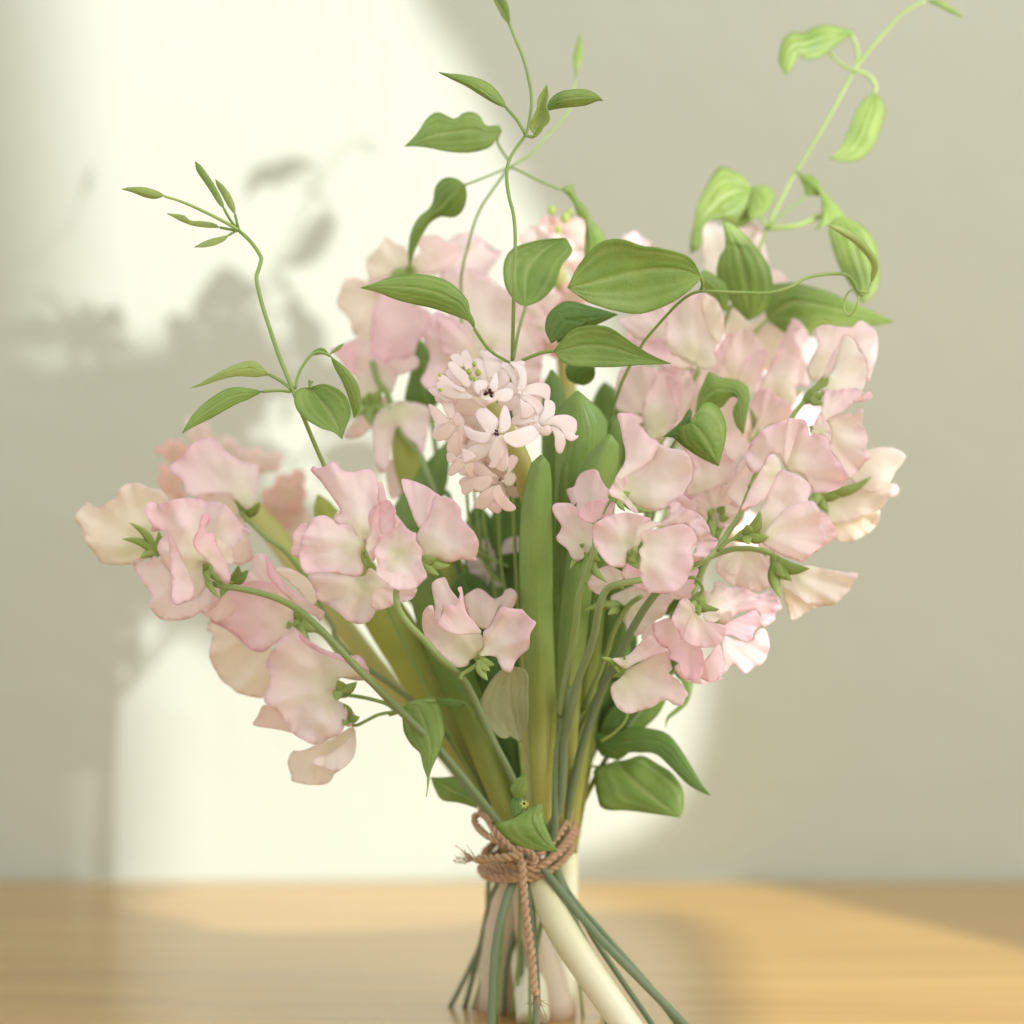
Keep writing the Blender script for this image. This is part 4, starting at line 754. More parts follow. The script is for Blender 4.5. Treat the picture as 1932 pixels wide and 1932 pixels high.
floret(h1, 'D', (1110, 600), -.050, ["980,560 1040,530 1085,580 1080,640 1020,620 970,600", "930,700 1000,690 1090,650 1125,710 1080,770 1000,785 930,740", "935,385 960,350 1010,355 1060,410 1085,480 1080,550 1050,530 1020,460 980,410",
  "1090,340 1140,325 1165,350 1140,375", ("1030,345 1080,345 1140,370 1175,450 1170,540 1130,620 1090,600 1110,500 1090,420 1050,380", dict(dy=.002)), ("1110,640 1170,570 1250,540 1330,535 1385,570 1390,640 1370,690 1300,650 1210,640 1140,660", dict(dy=.001)),
  ("1130,680 1180,645 1250,670 1310,720 1340,790 1320,860 1280,830 1230,750", dict(dy=.003)), ("1120,690 1160,715 1210,740 1240,790 1220,840 1180,855 1130,855 1125,790", dict(dy=.004))])
floret(h1, 'D', (1330, 930), -.052, ["1060,850 1130,835 1200,860 1250,890 1200,905 1120,925 1060,920 1045,890", "1320,920 1290,880 1340,780 1350,700 1410,705 1440,750 1430,830 1380,900 1340,935", "1250,830 1270,800 1310,870 1320,930 1280,930 1240,900",
  ("1350,930 1400,870 1470,840 1560,838 1630,880 1640,960 1620,1010 1655,1020 1600,1065 1540,1040 1500,970 1430,930", dict(dy=.001)), ("1410,945 1480,970 1525,1030 1535,1100 1500,1180 1460,1165 1445,1110 1440,1030", dict(dy=.003)), ("1320,940 1380,930 1410,960 1390,1010 1340,1020 1280,990 1250,930 1290,910", dict(dy=.004))])
floret(h1, 'D', (820, 640), -.055, ["900,450 910,520 900,600 850,600 830,560 860,490 880,450", ("690,550 700,520 750,505 800,530 795,590 750,600 740,640 700,600", dict(dy=.002)), "890,620 950,590 1020,590 1050,620 1030,680 970,705 910,690 880,650",
  ("760,590 775,640 790,680 830,720 790,735 765,710 755,640", dict(dy=.003)), ("800,690 850,675 900,655 915,680 880,705 820,725", dict(dy=.004))], stam=13)
floret(h1, 'D', (915, 1000), -.056, ["710,820 740,780 800,775 860,820 910,880 905,930 880,985 820,995 760,930 730,880", ("925,940 930,850 960,760 990,760 1020,830 1030,900 1010,960 960,995 915,985", dict(dy=.001)),
  ("595,935 640,950 720,985 820,1000 840,1040 790,1085 720,1080 650,1050 610,1000", dict(dy=.001)), "590,1220 640,1150 740,1090 860,1030 900,1080 830,1170 780,1220 700,1260 620,1260", "900,1300 940,1220 985,1110 1005,1200 1005,1290 970,1350 910,1330",
  ("830,1190 860,1110 920,1030 985,1050 970,1180 930,1240 890,1310 830,1300 850,1250 835,1230", dict(dy=.002)), ("980,1010 1050,985 1150,950 1230,935 1275,960 1280,1010 1230,1070 1150,1115 1080,1125 1010,1090 975,1050", dict(dy=.003)),
  ("585,1150 640,1170 700,1220 600,1270 585,1230", dict(dy=.0))], stam=9)
for u, v, r in ((640, 450, 6), (690, 375, 5), (725, 460, 6.5), (370, 470, 4), (375, 610, 4), (700, 525, 5), (660, 500, 5)):
    w = w3(px('D', [(u, v)])[0], -.052); link('bud', mesh('bud', *blob(w, [0.1, -.5, 1], r * 2.2 * U, r * U, 7, 8)), M_BUD, h1)

for i, (u_, v_, R, t_) in enumerate(((500, 980, 46, .3), (650, 1120, 48, 1.2), (720, 930, 44, .7), (820, 1150, 44, .1), (560, 760, 44, 1.0), (1040, 730, 42, .5), (1180, 860, 44, 1.5), (800, 1330, 46, .6), (980, 1130, 40, 1.0), (740, 1440, 42, .2), (880, 1560, 44, 1.1), (960, 1500, 40, .4), (640, 1290, 42, .9), (960, 560, 40, .2), (740, 520, 40, 1.2), (420, 640, 34, .3))):
    q_ = px('D', [(u_, v_)])[0]; soft_floret(h1, q_[0], q_[1], -.034 + .003 * (i % 3), R, t_, 'hyab' if i % 2 else 'hya', off=i * .8)
h2 = thing('hyacinth', 'blurred hyacinth behind the left blossoms, peach florets on a yellow-green stalk', 'flower', w3(np.array(foot(1006, 0.02)), 0.02), GH)
tube('stalk', w3(px('T', "400,860 470,955 520,1010 570,1080 700,1250 850,1430 960,1580 975,1660 985,1760 1000,1860 1006,1925"), np.linspace(.085, .012, 11)), np.array([12, 20, 24, 24, 22, 20, 20, 26, 30, 32, 32]) * U, M_HSTALK, h2, 12)
for i, (cx, cy, R, t_) in enumerate(((330, 850, 34, .3), (375, 812, 34, 1), (430, 845, 36, .5), (322, 905, 36, 1.2), (505, 870, 38, .1), (390, 900, 34, 2), (545, 930, 52, 2.0), (560, 985, 42, 1.3), (455, 870, 40, .3), (520, 960, 40, .8), (340, 950, 34, 1), (410, 950, 36, .4))):
    soft_floret(h2, cx, cy, .085 + .004 * (i % 3), R * 1.15, t_, 'hyab' if i % 3 else 'salmon', off=i * .7)
h3 = thing('hyacinth', 'blurred hyacinth at the back top, salmon florets and green buds', 'flower', w3(np.array(foot(1062, 0.05)), 0.05), GH)
tube('stalk', w3(px('T', "1050,430 1058,560 1068,700 1078,850 1085,1100 1078,1400 1070,1560 1068,1640 1064,1760 1060,1894"), np.linspace(.052, .05, 10)), np.array([10, 15, 18, 19, 19, 19, 19, 24, 26, 27]) * U, M_HSTALK, h3, 12)
for i, (cx, cy, R, t_) in enumerate(((1015, 450, 36, .2), (1040, 430, 28, 1.4), (1085, 440, 36, 1.2), (1060, 470, 32, .5), (1000, 500, 34, 1), (1095, 500, 34, .3), (1030, 560, 36, .9), (1080, 560, 36, .2), (1095, 620, 34, 1.1), (1020, 620, 36, .7), (1050, 650, 34, .1), (1035, 500, 30, .6), (1000, 585, 30, .4), (1062, 600, 36, 1.6))):
    soft_floret(h3, cx, cy, .042 + .004 * (i % 3), R * 1.25, t_, 'salmon' if i % 3 else 'hyab', off=i * .9)
for u, v, r in ((1040, 405, 9), (1066, 420, 10), (1052, 440, 8), (1075, 405, 6)):
    w = w3(np.array([u, v]), .040); link('bud', mesh('bud', *blob(w, [0.1, -.3, 1], r * 2.4 * U, r * U, 7, 8)), M_BUD, h3)
M_SHEATH = plain_mat('pale_leaf_sheath', rgb(250, 242, 228), rgb(244, 230, 210), 30, 0.45, 0.4, 0.3, (1, 1, .15), (rgb(186, 120, 70), [(0.80, (0, 0, 0, 1)), (1.0, (.8, .8, .8, 1))]))
tube('leaf_sheath', w3(px('T', "960,1630 952,1720 945,1820 940,1905"), np.array([.012, .022, .034, .044])), np.array([22, 34, 42, 46]) * U, M_SHEATH, h3, 20, bumps=.05)
tube('leaf_sheath', w3(px('T', "985,1640 1000,1740 1030,1850 1048,1920"), np.array([.008, .016, .026, .030])), np.array([20, 30, 38, 42]) * U, M_SHEATH, h2, 20, bumps=.05)

# blades of the hyacinths
strap(h1, (1022, 859), "1006,872 996,905 986,950 982,1040 984,1130 992,1260 1000,1350 1005,1450 1010,1560 1012,1610", "1032,866 1038,900 1040,960 1041,1060 1042,1180 1047,1320 1045,1450 1040,1560 1036,1610", -.046, -.009, 'strap', 1.0)
strap(h1, (1151, 820), "1133,838 1116,856 1104,874 1092,900 1080,960 1066,1060 1055,1200 1050,1400 1046,1610", "1163,830 1166,850 1164,880 1156,910 1143,960 1120,1080 1100,1250 1085,1420 1072,1610", -.036, -.004, 'strap', .9)
strap(h1, (1089, 738), "1071,756 1056,778 1051,800 1050,850 1049,960 1048,1100 1046,1300 1044,1500 1042,1610", "1110,756 1133,776 1146,800 1140,840 1122,900 1110,1000 1105,1150 1095,1300 1085,1450 1070,1610", -.022, .0, 'strap', .7)
strap(h1, (1160, 783), "1142,800 1130,822 1118,850 1105,900 1098,1000 1090,1200 1080,1400 1060,1610", "1166,792 1172,830 1170,870 1160,930 1150,1040 1135,1200 1112,1400 1080,1610", -.014, .004, 'strapd', .7)
strap(h1, (1066, 872), "1060,890 1056,930 1052,1000 1050,1150 1047,1300 1046,1610", "1074,900 1080,940 1084,1000 1084,1150 1076,1300 1060,1610", -.030, -.003, 'strapd', .7)
strap(h3, (1041, 698), "1030,716 1025,756 1024,830 1026,950 1030,1200 1035,1610", "1053,712 1063,740 1064,800 1062,950 1060,1200 1060,1610", .004, .006, 'strapd', .7)
strap(h3, (1105, 960), "1085,1000 1070,1100 1062,1250 1060,1400 1058,1610", "1128,1010 1130,1100 1128,1250 1112,1400 1082,1610", .004, .004, 'olive', .7)
strap(h3, (1140, 1000), "1112,1060 1100,1200 1090,1400 1068,1610", "1150,1060 1150,1180 1130,1350 1086,1610", .020, .008, 'strapd', .7)
strap(h2, (600, 934), "594,952 600,990 640,1080 700,1195 780,1320 850,1430 905,1525 950,1610", "625,952 662,1000 722,1090 792,1190 850,1300 900,1400 955,1510 1000,1610", .022, .004, 'olive', .8)
strap(h2, (748, 806), "741,835 746,880 770,960 800,1080 840,1200 890,1350 940,1500 965,1610", "772,836 800,870 832,950 872,1080 915,1220 950,1380 985,1520 1000,1610", .030, .006, 'olive', .8)
strap(h2, (792, 1040), "770,1080 790,1180 830,1290 880,1400 930,1520 965,1610", "830,1080 860,1180 905,1300 945,1420 980,1530 1005,1610", -.004, -.004, 'strapd', .9)
strap(h2, (905, 980), "880,1030 880,1130 900,1260 930,1400 965,1530 985,1610", "940,1040 950,1130 965,1260 985,1400 1000,1530 1010,1610", .024, .008, 'strapd', .9)
strap(h2, (845, 834), "800,880 760,930 738,985 760,1040 800,1120 850,1260 920,1440 970,1610", "846,870 840,920 815,1000 830,1080 870,1180 920,1330 965,1480 995,1610", .026, .006, 'strapd', .6)
strap(h3, (985, 930), "960,1000 945,1100 950,1250 965,1400 985,1610", "1010,1000 1020,1100 1025,1250 1025,1400 1020,1610", .030, .012, 'strapd', .9)

# ------------------------------------------------------------------ clematis vines
GV = 'leafy vine sprigs in the bouquet'
def vine(label, fx, fy): return thing('vine_sprig', label, 'vine', w3(np.array(foot(fx, fy)), fy), GV)
v = vine('central climbing vine reaching the top edge, a closed leaf pair at its tip', 1010, 0.0)
stem(v, 'I', "1000,150 1040,250 1090,370 1130,520 1148,650 1135,780 1108,880 1050,960 1000,1050 985,1150 1000,1280 1030,1400 1042,1560 1036,1750 1032,1932", (-.030, -.034, -.040, -.048, -.05), 3.7, M_VINE,
     tail=(px('T', "965,760 966,900 980,1200 1000,1600 1010,1760 1010,1949"), np.array([-.03, -.014, -.004, .002, 0, 0])), taper=.72)
leaf(v, 'I', (1000, 155), (880, -60), "962,118 932,60 905,5", "1010,135 992,60 975,0 940,-45", -.030, -.026, 'tip', fold=.8, name='leaf')
leaf(v, 'I', (1000, 155), (900, -50), "980,100 955,50 925,0", "1006,110 998,50 975,-10 945,-40", -.033, -.034, 'lite', fold=.5)
leaf(v, 'I', (985, 705), (543, 472), "962,650 900,570 820,520 700,490 600,480", "900,670 800,610 720,560 620,512", -.040, -.045, 'leaf', mid=("920,665 820,590 700,525 600,490"), stalk="1050,780 1105,870", sy=-.044, sr=3.0, fold=.9)
leaf(v, 'I', (1250, 722), (1613, 656), "1262,660 1330,602 1430,583 1520,590 1580,622", "1330,705 1420,696 1500,686 1570,660", -.044, -.050, 'lite', stalk="1215,830 1190,870 1150,893 1105,882", sy=-.044, sr=3, fold=.6)
leaf(v, 'I', (1170, 880), (1247, 552), "1138,830 1160,760 1185,700 1188,650 1215,600", "1222,830 1264,790 1262,740 1245,690 1258,620", -.050, -.052, 'tip', mid="1195,800 1215,720 1230,640", fold=-.8, stalk="1150,893 1105,882", sy=-.044, sr=3)
leaf(v, 'C', (1160, 790), (418, 525), "1162,740 1130,680 1112,600 1000,490 880,445 780,437 640,450 520,490", "1120,740 1050,712 900,660 770,630 650,600 520,550", -.052, -.060, 'leaf', mid="1130,735 1080,640 980,580 850,540 700,520 540,515", stalk="1260,930 1390,1012", sy=-.044, sr=3, fold=.35)
leaf(v, 'C', (1495, 645), (1758, 200), "1440,620 1370,530 1350,400 1380,300 1450,250 1600,210", "1600,600 1690,500 1730,380 1800,290 1778,228", -.030, -.018, 'leaf', mid="1490,520 1500,420 1560,330 1650,250", stalk="1450,800 1415,990", sy=-.042, sr=3, fold=-.3)
leaf(v, 'T', (1322, 522), (1071, 543), "1312,498 1292,480 1240,467 1210,464 1170,451 1130,459 1092,500", "1310,540 1270,570 1215,591 1170,588 1110,570", -.052, -.062, 'leaf', mid="1290,510 1230,508 1160,524 1110,537", stalk="1326,535 1322,548", sy=-.045, sr=3.4, fold=-.28, side=.2)
leaf(v, 'T', (1040, 648), (1166, 593), "1029,623 1033,596 1050,577 1074,568 1120,580", "1110,607 1070,628 1052,647", -.036, -.030, 'dark', fold=.3)
leaf(v, 'T', (1045, 662), (1266, 686), "1062,640 1082,621 1115,614 1150,618 1190,645 1225,668", "1070,688 1110,692 1160,692 1210,688 1245,687", -.052, -.062, 'leaf', stalk="1020,666 985,680", sy=-.044, sr=3.2, fold=-.3)
leaf(v, 'M', (850, 245), (738, 413), "850,330 810,385 775,405", "700,225 590,225 585,330 650,390", -.012, -.006, 'dark')
# second central sprig
v = vine('fine-stemmed vine behind the centre whose thin leaf stalks meet in a cross', 998, 0.03)
stem(v, 'I', "1432,515 1405,680 1350,780 1240,900 1150,1000 1005,1092", (.030, .02, .012), 2.6, M_VINEL, taper=.8)
stem(v, 'I', "1005,1092 980,1120 900,1230 820,1350 770,1470 730,1620 700,1740", (.012, .010), 2.8, M_VINE, tail=(px('T', "870,560 880,800 930,1200 985,1600 1000,1700 998,1918"), np.array([.016, .02, .016, .012, .02, .03])), taper=.9)
leaf(v, 'I', (1435, 520), (1462, 214), "1420,400 1430,330 1448,265", "1452,450 1478,370 1476,270", .030, .034, 'lite', fold=.3)
leaf(v, 'I', (948, 850), (318, 955), "935,816 850,822 810,758 760,730 700,738 650,776 600,758 530,730 460,778 400,870", "915,915 860,968 740,996 600,990 480,965 400,955", .000, -.012, 'leaf', mid="880,870 780,850 650,860 540,880 430,915", stalk="925,930 1000,1050", sy=.010, sr=2.4, fold=.2)
leaf(v, 'I', (715, 1206), (350, 1760), "660,1165 580,1160 520,1220 510,1300 480,1360 410,1420 360,1520 345,1640", "726,1280 700,1370 640,1418 560,1410 490,1450 430,1540 380,1650", .004, .018, 'leaf', stalk="860,1150 985,1098", sy=.010, sr=2.4, fold=.3)
leaf(v, 'I', (1340, 1238), (1505, 1760), "1390,1280 1430,1340 1450,1410 1500,1440 1495,1560 1492,1680", "1375,1212 1412,1206 1440,1290 1500,1345 1530,1420 1600,1500 1622,1580 1560,1680", .010, .022, 'leaf', mid="1395,1240 1440,1310 1490,1380 1520,1480 1545,1580 1530,1680", stalk="1200,1180 1050,1105 1005,1095", sy=.010, sr=2.4, fold=.5)
# left vine
v = vine('left vine with a kinked stem, slim young leaves spread like fingers at its tip', 935, 0.01)
stem(v, 'K', "865,590 960,680 1022,770 1034,810 1015,880 1000,950 1040,1130 1110,1350 1180,1550 1260,1745 1330,1925", (-.038, -.044, -.05), 4.4, M_VINE, tail=(px('T', "612,880 700,1080 820,1330 960,1600 950,1720 935,1938"), np.array([-.035, -.012, 0, .004, .006, .01])), taper=.75)
stem(v, 'K', "335,350 450,385 600,450 760,530 865,590", (-.05, -.04), 3.2, M_VINEL, taper=.7)
leaf(v, 'K', (332, 345), (28, 298), "280,312 180,285 80,286", "262,366 180,350 100,318", -.050, -.052, 'tip', fold=.7)
leaf(v, 'K', (765, 440), (557, 96), "722,400 660,300 590,200 563,150", "757,390 702,280 640,185 598,130", -.042, -.044, 'lite', stalk="810,520 860,585", sy=-.038, sr=2.6, fold=.4)
leaf(v, 'K', (845, 480), (702, 226), "800,430 745,330 713,270", "842,420 812,345 762,275", -.040, -.040, 'tip', stalk="858,540 870,585", sy=-.038, sr=2.6, fold=.4)
leaf(v, 'K', (735, 575), (352, 474), "690,545 600,530 525,527 470,487 400,478", "650,576 550,562 500,548 440,522", -.040, -.046, 'tip', stalk="830,592 862,590", sy=-.038, sr=2.6, fold=.4)
leaf(v, 'K', (800, 630), (550, 718), "740,643 660,662 595,690", "765,672 700,702 620,718", -.040, -.046, 'tip', stalk="840,606 865,596", sy=-.038, sr=2.6, fold=.3)
leaf(v, 'K', (1095, 1642), (528, 1738), "1042,1590 1000,1550 930,1544 820,1580 700,1640 600,1700", "1000,1657 850,1652 720,1682 620,1716", -.046, -.056, 'tip', stalk="1180,1690 1248,1745", sy=-.049, sr=3, fold=.3)
leaf(v, 'A', (1205, 38), (728, 286), "1130,20 1050,12 980,28 900,78 820,145 765,215", "1120,85 1060,107 980,150 900,195 800,245", -.048, -.058, 'leaf', stalk="1300,32 1372,38", sy=-.049, sr=3, fold=.3)
leaf(v, 'A', (1492, 12), (1675, 318), "1420,20 1393,60 1402,130 1450,192 1550,252 1625,275", "1570,-8 1660,28 1712,90 1728,170 1702,240", -.052, -.060, 'leaf', mid="1530,70 1600,160 1650,250", fold=-.25)
tube('leaf_stalk', w3(px('A', "1492,18 1488,-10 1494,-28"), np.full(3, -.053)), np.array([3.5, 4, 5]) * U, M_VINE, v, 7)
leaf(v, 'K', (1535, 1505), (1706, 1955), "1565,1590 1620,1690 1660,1790 1690,1890", "1622,1572 1690,1640 1740,1730 1756,1830 1742,1900", -.046, -.040, 'leaf', stalk="1462,1478 1392,1502 1312,1620 1280,1745", sy=-.049, sr=3, fold=.3)
leaf(v, 'K', (1530, 1492), (1632, 1416), "1555,1465 1595,1430", "1560,1482 1605,1455", -.046, -.046, 'tip')
leaf(v, 'K', (1385, 1500), (1528, 1500), "1420,1465 1470,1448 1505,1465", "1430,1498 1470,1492 1505,1500", -.046, -.046, 'leaf')
# right tall vine
v = vine('tall vine at the upper right, ribbed lime leaves hanging in sunlight', 1005, 0.04)
stem(v, 'G', "1650,8 1540,60 1430,170 1330,290 1260,385 1150,590 1040,780 940,940 850,1110 785,1240 740,1370", (.03, .036, .04, .044), 4.0, M_VINEL, tail=(px('T', "1400,580 1300,850 1180,1180 1075,1560 1030,1700 1005,1902"), np.array([.045, .04, .03, .016, .03, .04])), taper=.75)
leaf(v, 'G', (1645, 5), (1852, 96), "1720,2 1790,38", "1700,26 1780,66", .03, .026, 'lite', fold=.6)
leaf(v, 'G', (1245, 190), (890, 412), "1265,172 1180,150 1100,136 1040,150 990,180 920,178 880,210 860,262 852,340", "1160,250 1080,312 1000,323 960,305 935,340 912,382", .038, .030, 'lite', mid="1160,190 1060,215 990,240 930,250 900,310", stalk="1275,260 1278,340 1260,385", sy=.036, sr=3.6, smat=M_VINEL, fold=.4, groove=.12, side=-.2)
tube('leaf_stalk', w3(px('G', "1120,280 1185,345 1255,385"), np.array([.04, .038, .036])), 3 * U, M_VINEL, v, 7)
leaf(v, 'G', (1368, 508), (1122, 858), "1322,532 1272,602 1232,700 1192,790 1150,842", "1412,545 1428,610 1402,700 1362,800 1292,866 1200,882", .036, .028, 'lite', stalk="1378,470 1350,420 1310,395 1265,388", sy=.036, sr=3.8, smat=M_VINEL, fold=.3, groove=.14, side=.3)
leaf(v, 'G', (712, 1040), (370, 1376), "690,1000 650,952 600,930 540,905 490,952 450,1030 410,1110 388,1220 372,1300", "722,1120 690,1210 640,1236 560,1200 480,1195 440,1240 432,1340", .046, .038, 'lite', mid="640,1030 560,1060 500,1120 440,1190 400,1290", stalk="735,1150 785,1230", sy=.042, sr=3, smat=M_VINEL, fold=.4, groove=.12)
leaf(v, 'G', (705, 1020), (700, 1200), "690,1080 680,1150", "780,1008 822,1050 812,1110 775,1160", .046, .038, 'lite', mid="740,1060 760,1110 735,1165", groove=.12, fold=.5)
leaf(v, 'G', (1000, 1062), (1048, 1252), "1060,1062 1085,1070 1082,1180", "975,985 945,925 980,950 1030,950 1062,990 1102,1050 1162,1110 1216,1182 1200,1216 1120,1222", .040, .034, 'leaf', mid="1040,1020 1090,1090 1110,1150 1095,1210", stalk="900,1140 792,1235", sy=.042, sr=3, smat=M_VINE, fold=.3)
tube('leaf_stalk', w3(px('G', "792,1240 920,1230 1000,1208 1078,1172"), np.array([.042, .04, .04, .04])), 5 * U, M_VINEL, v, 8)
leaf(v, 'G', (690, 1738), (545, 1200), "622,1680 560,1592 514,1500 528,1395 562,1335", "762,1702 812,1622 816,1520 782,1420 702,1312 622,1232", .018, .010, 'leaf', mid="680,1620 670,1500 640,1380 590,1280", stalk="600,1660 570,1720 545,1790", sy=.03, sr=3.2, fold=.35, groove=.1)
leaf(v, 'G', (1185, 1180), (1310, 1652), "1125,1230 1140,1330 1180,1450 1240,1550 1285,1625", "1232,1190 1312,1232 1372,1312 1392,1400 1402,1500 1382,1580 1342,1625", .034, .030, 'lite', groove=.1, fold=.3)
leaf(v, 'E', (1110, 290), (1800, 302), "1090,200 1100,130 1150,95 1250,90 1350,110 1450,140 1560,190 1690,245", "1180,340 1260,380 1340,392 1372,332 1500,326 1620,322 1720,316", .036, .020, 'lite', mid="1180,230 1270,190 1380,205 1500,235 1650,270", stalk="1040,358 1000,420", sy=.04, sr=3.4, smat=M_VINEL, fold=.3, side=-.2)
leaf(v, 'E', (745, 70), (900, 250), "760,20 830,50 890,110", "760,110 800,160 850,220", .0, .010, 'leaf')
# tendril vine
v = vine('thin wandering vine at the right ending in a tendril loop and a folded leaf', 1100, 0.03)
stem(v, 'E', "440,405 500,335 560,268 620,205 680,158 740,135 820,134 900,138 1000,141 1120,142 1230,112 1320,62 1420,42 1530,41 1575,80 1598,128 1618,155", (-.035, -.045, -.048, -.042, -.03, -.024), 3.2, M_VINE, taper=.8)
tube('stem', w3(px('T', "1215,644 1160,760 1120,1000 1075,1400 1050,1600 1080,1730 1100,1918"), np.array([-.035, -.01, .01, .012, .012, .02, .03])), 3 * U, M_VINE, v, 7)
tube('tendril', w3(px('G', "1345,1590 1290,1582 1240,1580 1210,1625 1206,1680 1232,1715 1262,1690 1280,1640 1288,1605"), np.array([-.024, -.026, -.024, -.022, -.022, -.024, -.026, -.027, -.024])), 1.8 * U, M_VINEL, v, 7)
leaf(v, 'G', (1352, 1535), (1120, 1221), "1384,1482 1388,1420 1350,1358 1290,1290 1215,1243", "1352,1490 1355,1440 1312,1372 1250,1312 1180,1266", -.024, -.034, 'tip', mid="1375,1480 1375,1425 1335,1365 1270,1305 1195,1256", stalk="1338,1570 1300,1612", sy=-.024, sr=2.2, smat=M_VINEL, fold=.8)
# curled leaves between the right blossoms
v = vine('short sprig with two curled glossy leaves nestled among the right-hand blossoms', 965, 0.02)
stem(v, 'E', "690,800 640,900 560,1040 520,1200 480,1400", (-.03, -.01, 0), 3.0, M_VINE, tail=(px('T', "1190,1100 1120,1350 1050,1600 990,1750 965,1924"), np.array([0, .004, .008, .014, .02])))
leaf(v, 'E', (722, 790), (980, 910), "735,700 770,620 795,568 850,602 930,612 992,642 1012,690 1004,780 992,850", "760,775 850,770 885,740 915,705 955,722 925,780 940,860", -.006, -.012, 'leaf', mid="790,700 850,670 930,680 965,740 968,830", fold=.4)
leaf(v, 'E', (545, 925), (846, 1082), "600,880 642,842 690,768 698,815 640,870 640,930 700,990 770,1045", "600,930 655,975 720,1020 790,1058", -.034, -.036, 'dark', mid="620,905 660,960 740,1020", fold=.3)
leaf(v, 'E', (690, 850), (846, 1080), "640,870 630,900 650,960 710,1010 780,1052", "735,775 762,742 800,738 850,770 884,850 884,930 868,1000", -.042, -.040, 'leaf', mid="720,870 770,940 810,1010", fold=.5, arch=.03)
# low leaves
v = vine('leafy sprig low on the left, a drooping pointed leaf with a thread-like tip', 1140, 0.03)
stem(v, 'B', "800,990 880,965 980,915 1060,900 1180,905 1300,925 1400,1100", (-.02, -.028, -.02), 3.2, M_VINE, tail=(px('T', "960,1450 990,1600 1050,1720 1100,1820 1140,1918"), np.array([-.01, 0, .01, .02, .03])))
leaf(v, 'B', (885, 950), (1055, 1422), "888,1040 900,1112 950,1192 1002,1242 1020,1320", "935,905 1010,888 1085,878 1132,930 1162,1080 1150,1165 1112,1260 1072,1350", -.026, -.034, 'leaf', mid="980,930 1010,1000 1050,1120 1070,1220 1060,1320", fold=.4)
tube('leaf_tip', w3(px('B', "1055,1400 1052,1440 1048,1480 1040,1525"), np.array([-.034] * 4)), np.array([3, 2, 1.2, .8]) * U, M_VINE, v, 6)
leaf(v, 'B', (1370, 1600), (1070, 1398), "1250,1562 1145,1546 1100,1480", "1350,1500 1285,1440 1225,1395 1150,1398", -.006, -.004, 'leaf')
leaf(v, 'B', (1300, 925), (1100, 885), "1240,890 1170,885", "1260,945 1180,935", -.03, -.028, 'dark')
v = vine('green leaf with a small seed head tucked against the twine binding', 1000, 0.0)
leaf(v, 'N', (600, 1195), (738, 1496), "640,1192 652,1300 690,1400", "500,1250 430,1290 335,1312 365,1372 450,1440 550,1478 640,1490", -.036, -.040, 'leaf', mid="560,1270 590,1350 650,1430", fold=.25)
leaf(v, 'N', (470, 1150), (530, 985), "430,1090 460,1030 500,1005", "520,1130 545,1080 540,1030", -.036, -.038, 'leaf', fold=.5)
leaf(v, 'N', (470, 1130), (455, 1270), "430,1170 435,1240", "520,1180 500,1250", -.034, -.036, 'dark', fold=.5)
ps = [blob(w3(px('N', [(520, 1185)])[0], -.040), [math.cos(a), -.8, math.sin(a)], 11 * U, 3.6 * U, 6, 6) for a in np.linspace(.2, 6.0, 7)]
join('seed_head', ps, M_BUD, v); join('seed_head', [blob(w3(px('N', [(518, 1185)])[0], -.042), [.2, -1, .4], 7 * U, 3 * U, 6, 6)], M_STAMEN, v)
stem(v, 'N', "480,1150 500,1250 520,1400 560,1500", (-.034, -.02, -.01), 3.4, M_VINE, tail=(px('T', "1005,1640 1000,1800 1000,1949"), np.array([-.008, 0, 0])))
v = vine('broad pale grey-green leaf standing left of the thick blade, its veins showing', 975, 0.02)
leaf(v, 'N', (490, 790), (425, 288), "440,745 380,762 300,705 222,622 232,520 292,400 360,320", "530,710 548,600 545,480 545,340 500,300", -.026, -.036, 'grey', mid="455,650 425,520 420,400", fold=-.3, groove=.035, n=22)
stem(v, 'N', "490,785 500,900 520,1100 540,1300", (-.026, -.01), 3.2, M_VINE, tail=(px('T', "985,1600 980,1760 975,1924"), np.array([0, .01, .02])))
v = vine('sprig low on the right, three dark green leaves reaching over the sunlit wall', 890, 0.04)
stem(v, 'N', "1130,900 1050,940 960,940 870,938 800,1000", (.012, .004), 2.4, M_VINE, tail=(px('T', "1050,1500 1020,1610 950,1720 890,1906"), np.array([.004, .006, .02, .04])))
stem(v, 'N', "1200,560 1180,640 1130,700 1080,740 1020,775", (.0, .0), 2.6, M_VINEL)
leaf(v, 'N', (980, 720), (1736, 1132), "1080,740 1150,700 1250,685 1400,705 1480,750 1560,860 1620,960 1680,1060", "985,780 1020,865 1080,885 1150,895 1200,850 1280,850 1380,860 1480,950 1580,1050 1660,1100", .004, -.012, 'dark', mid="1080,790 1200,780 1330,770 1450,800 1540,910 1640,1040", fold=.35)
leaf(v, 'N', (1130, 905), (1535, 1272), "1060,925 975,960 980,1040 995,1130 1035,1218 1200,1228 1380,1250", "1200,895 1290,870 1400,930 1480,980 1550,1080 1560,1160 1552,1240", .006, -.006, 'leaf', mid="1180,980 1280,1080 1400,1180", fold=.25, wav=.06)
leaf(v, 'N', (1070, 740), (1260, 520), "1060,690 1080,620 1130,560", "1150,720 1230,680 1270,600", .012, .010, 'leaf')
leaf(v, 'N', (1500, 300), (1440, 690), "1560,420 1570,500 1500,570 1450,620", "1610,400 1590,520 1520,590 1465,630", .008, .004, 'leaf')
leaf(v, 'N', (1460, 180), (1620, 420), "1480,300 1540,380", "1520,240 1600,330", .01, .008, 'dark')
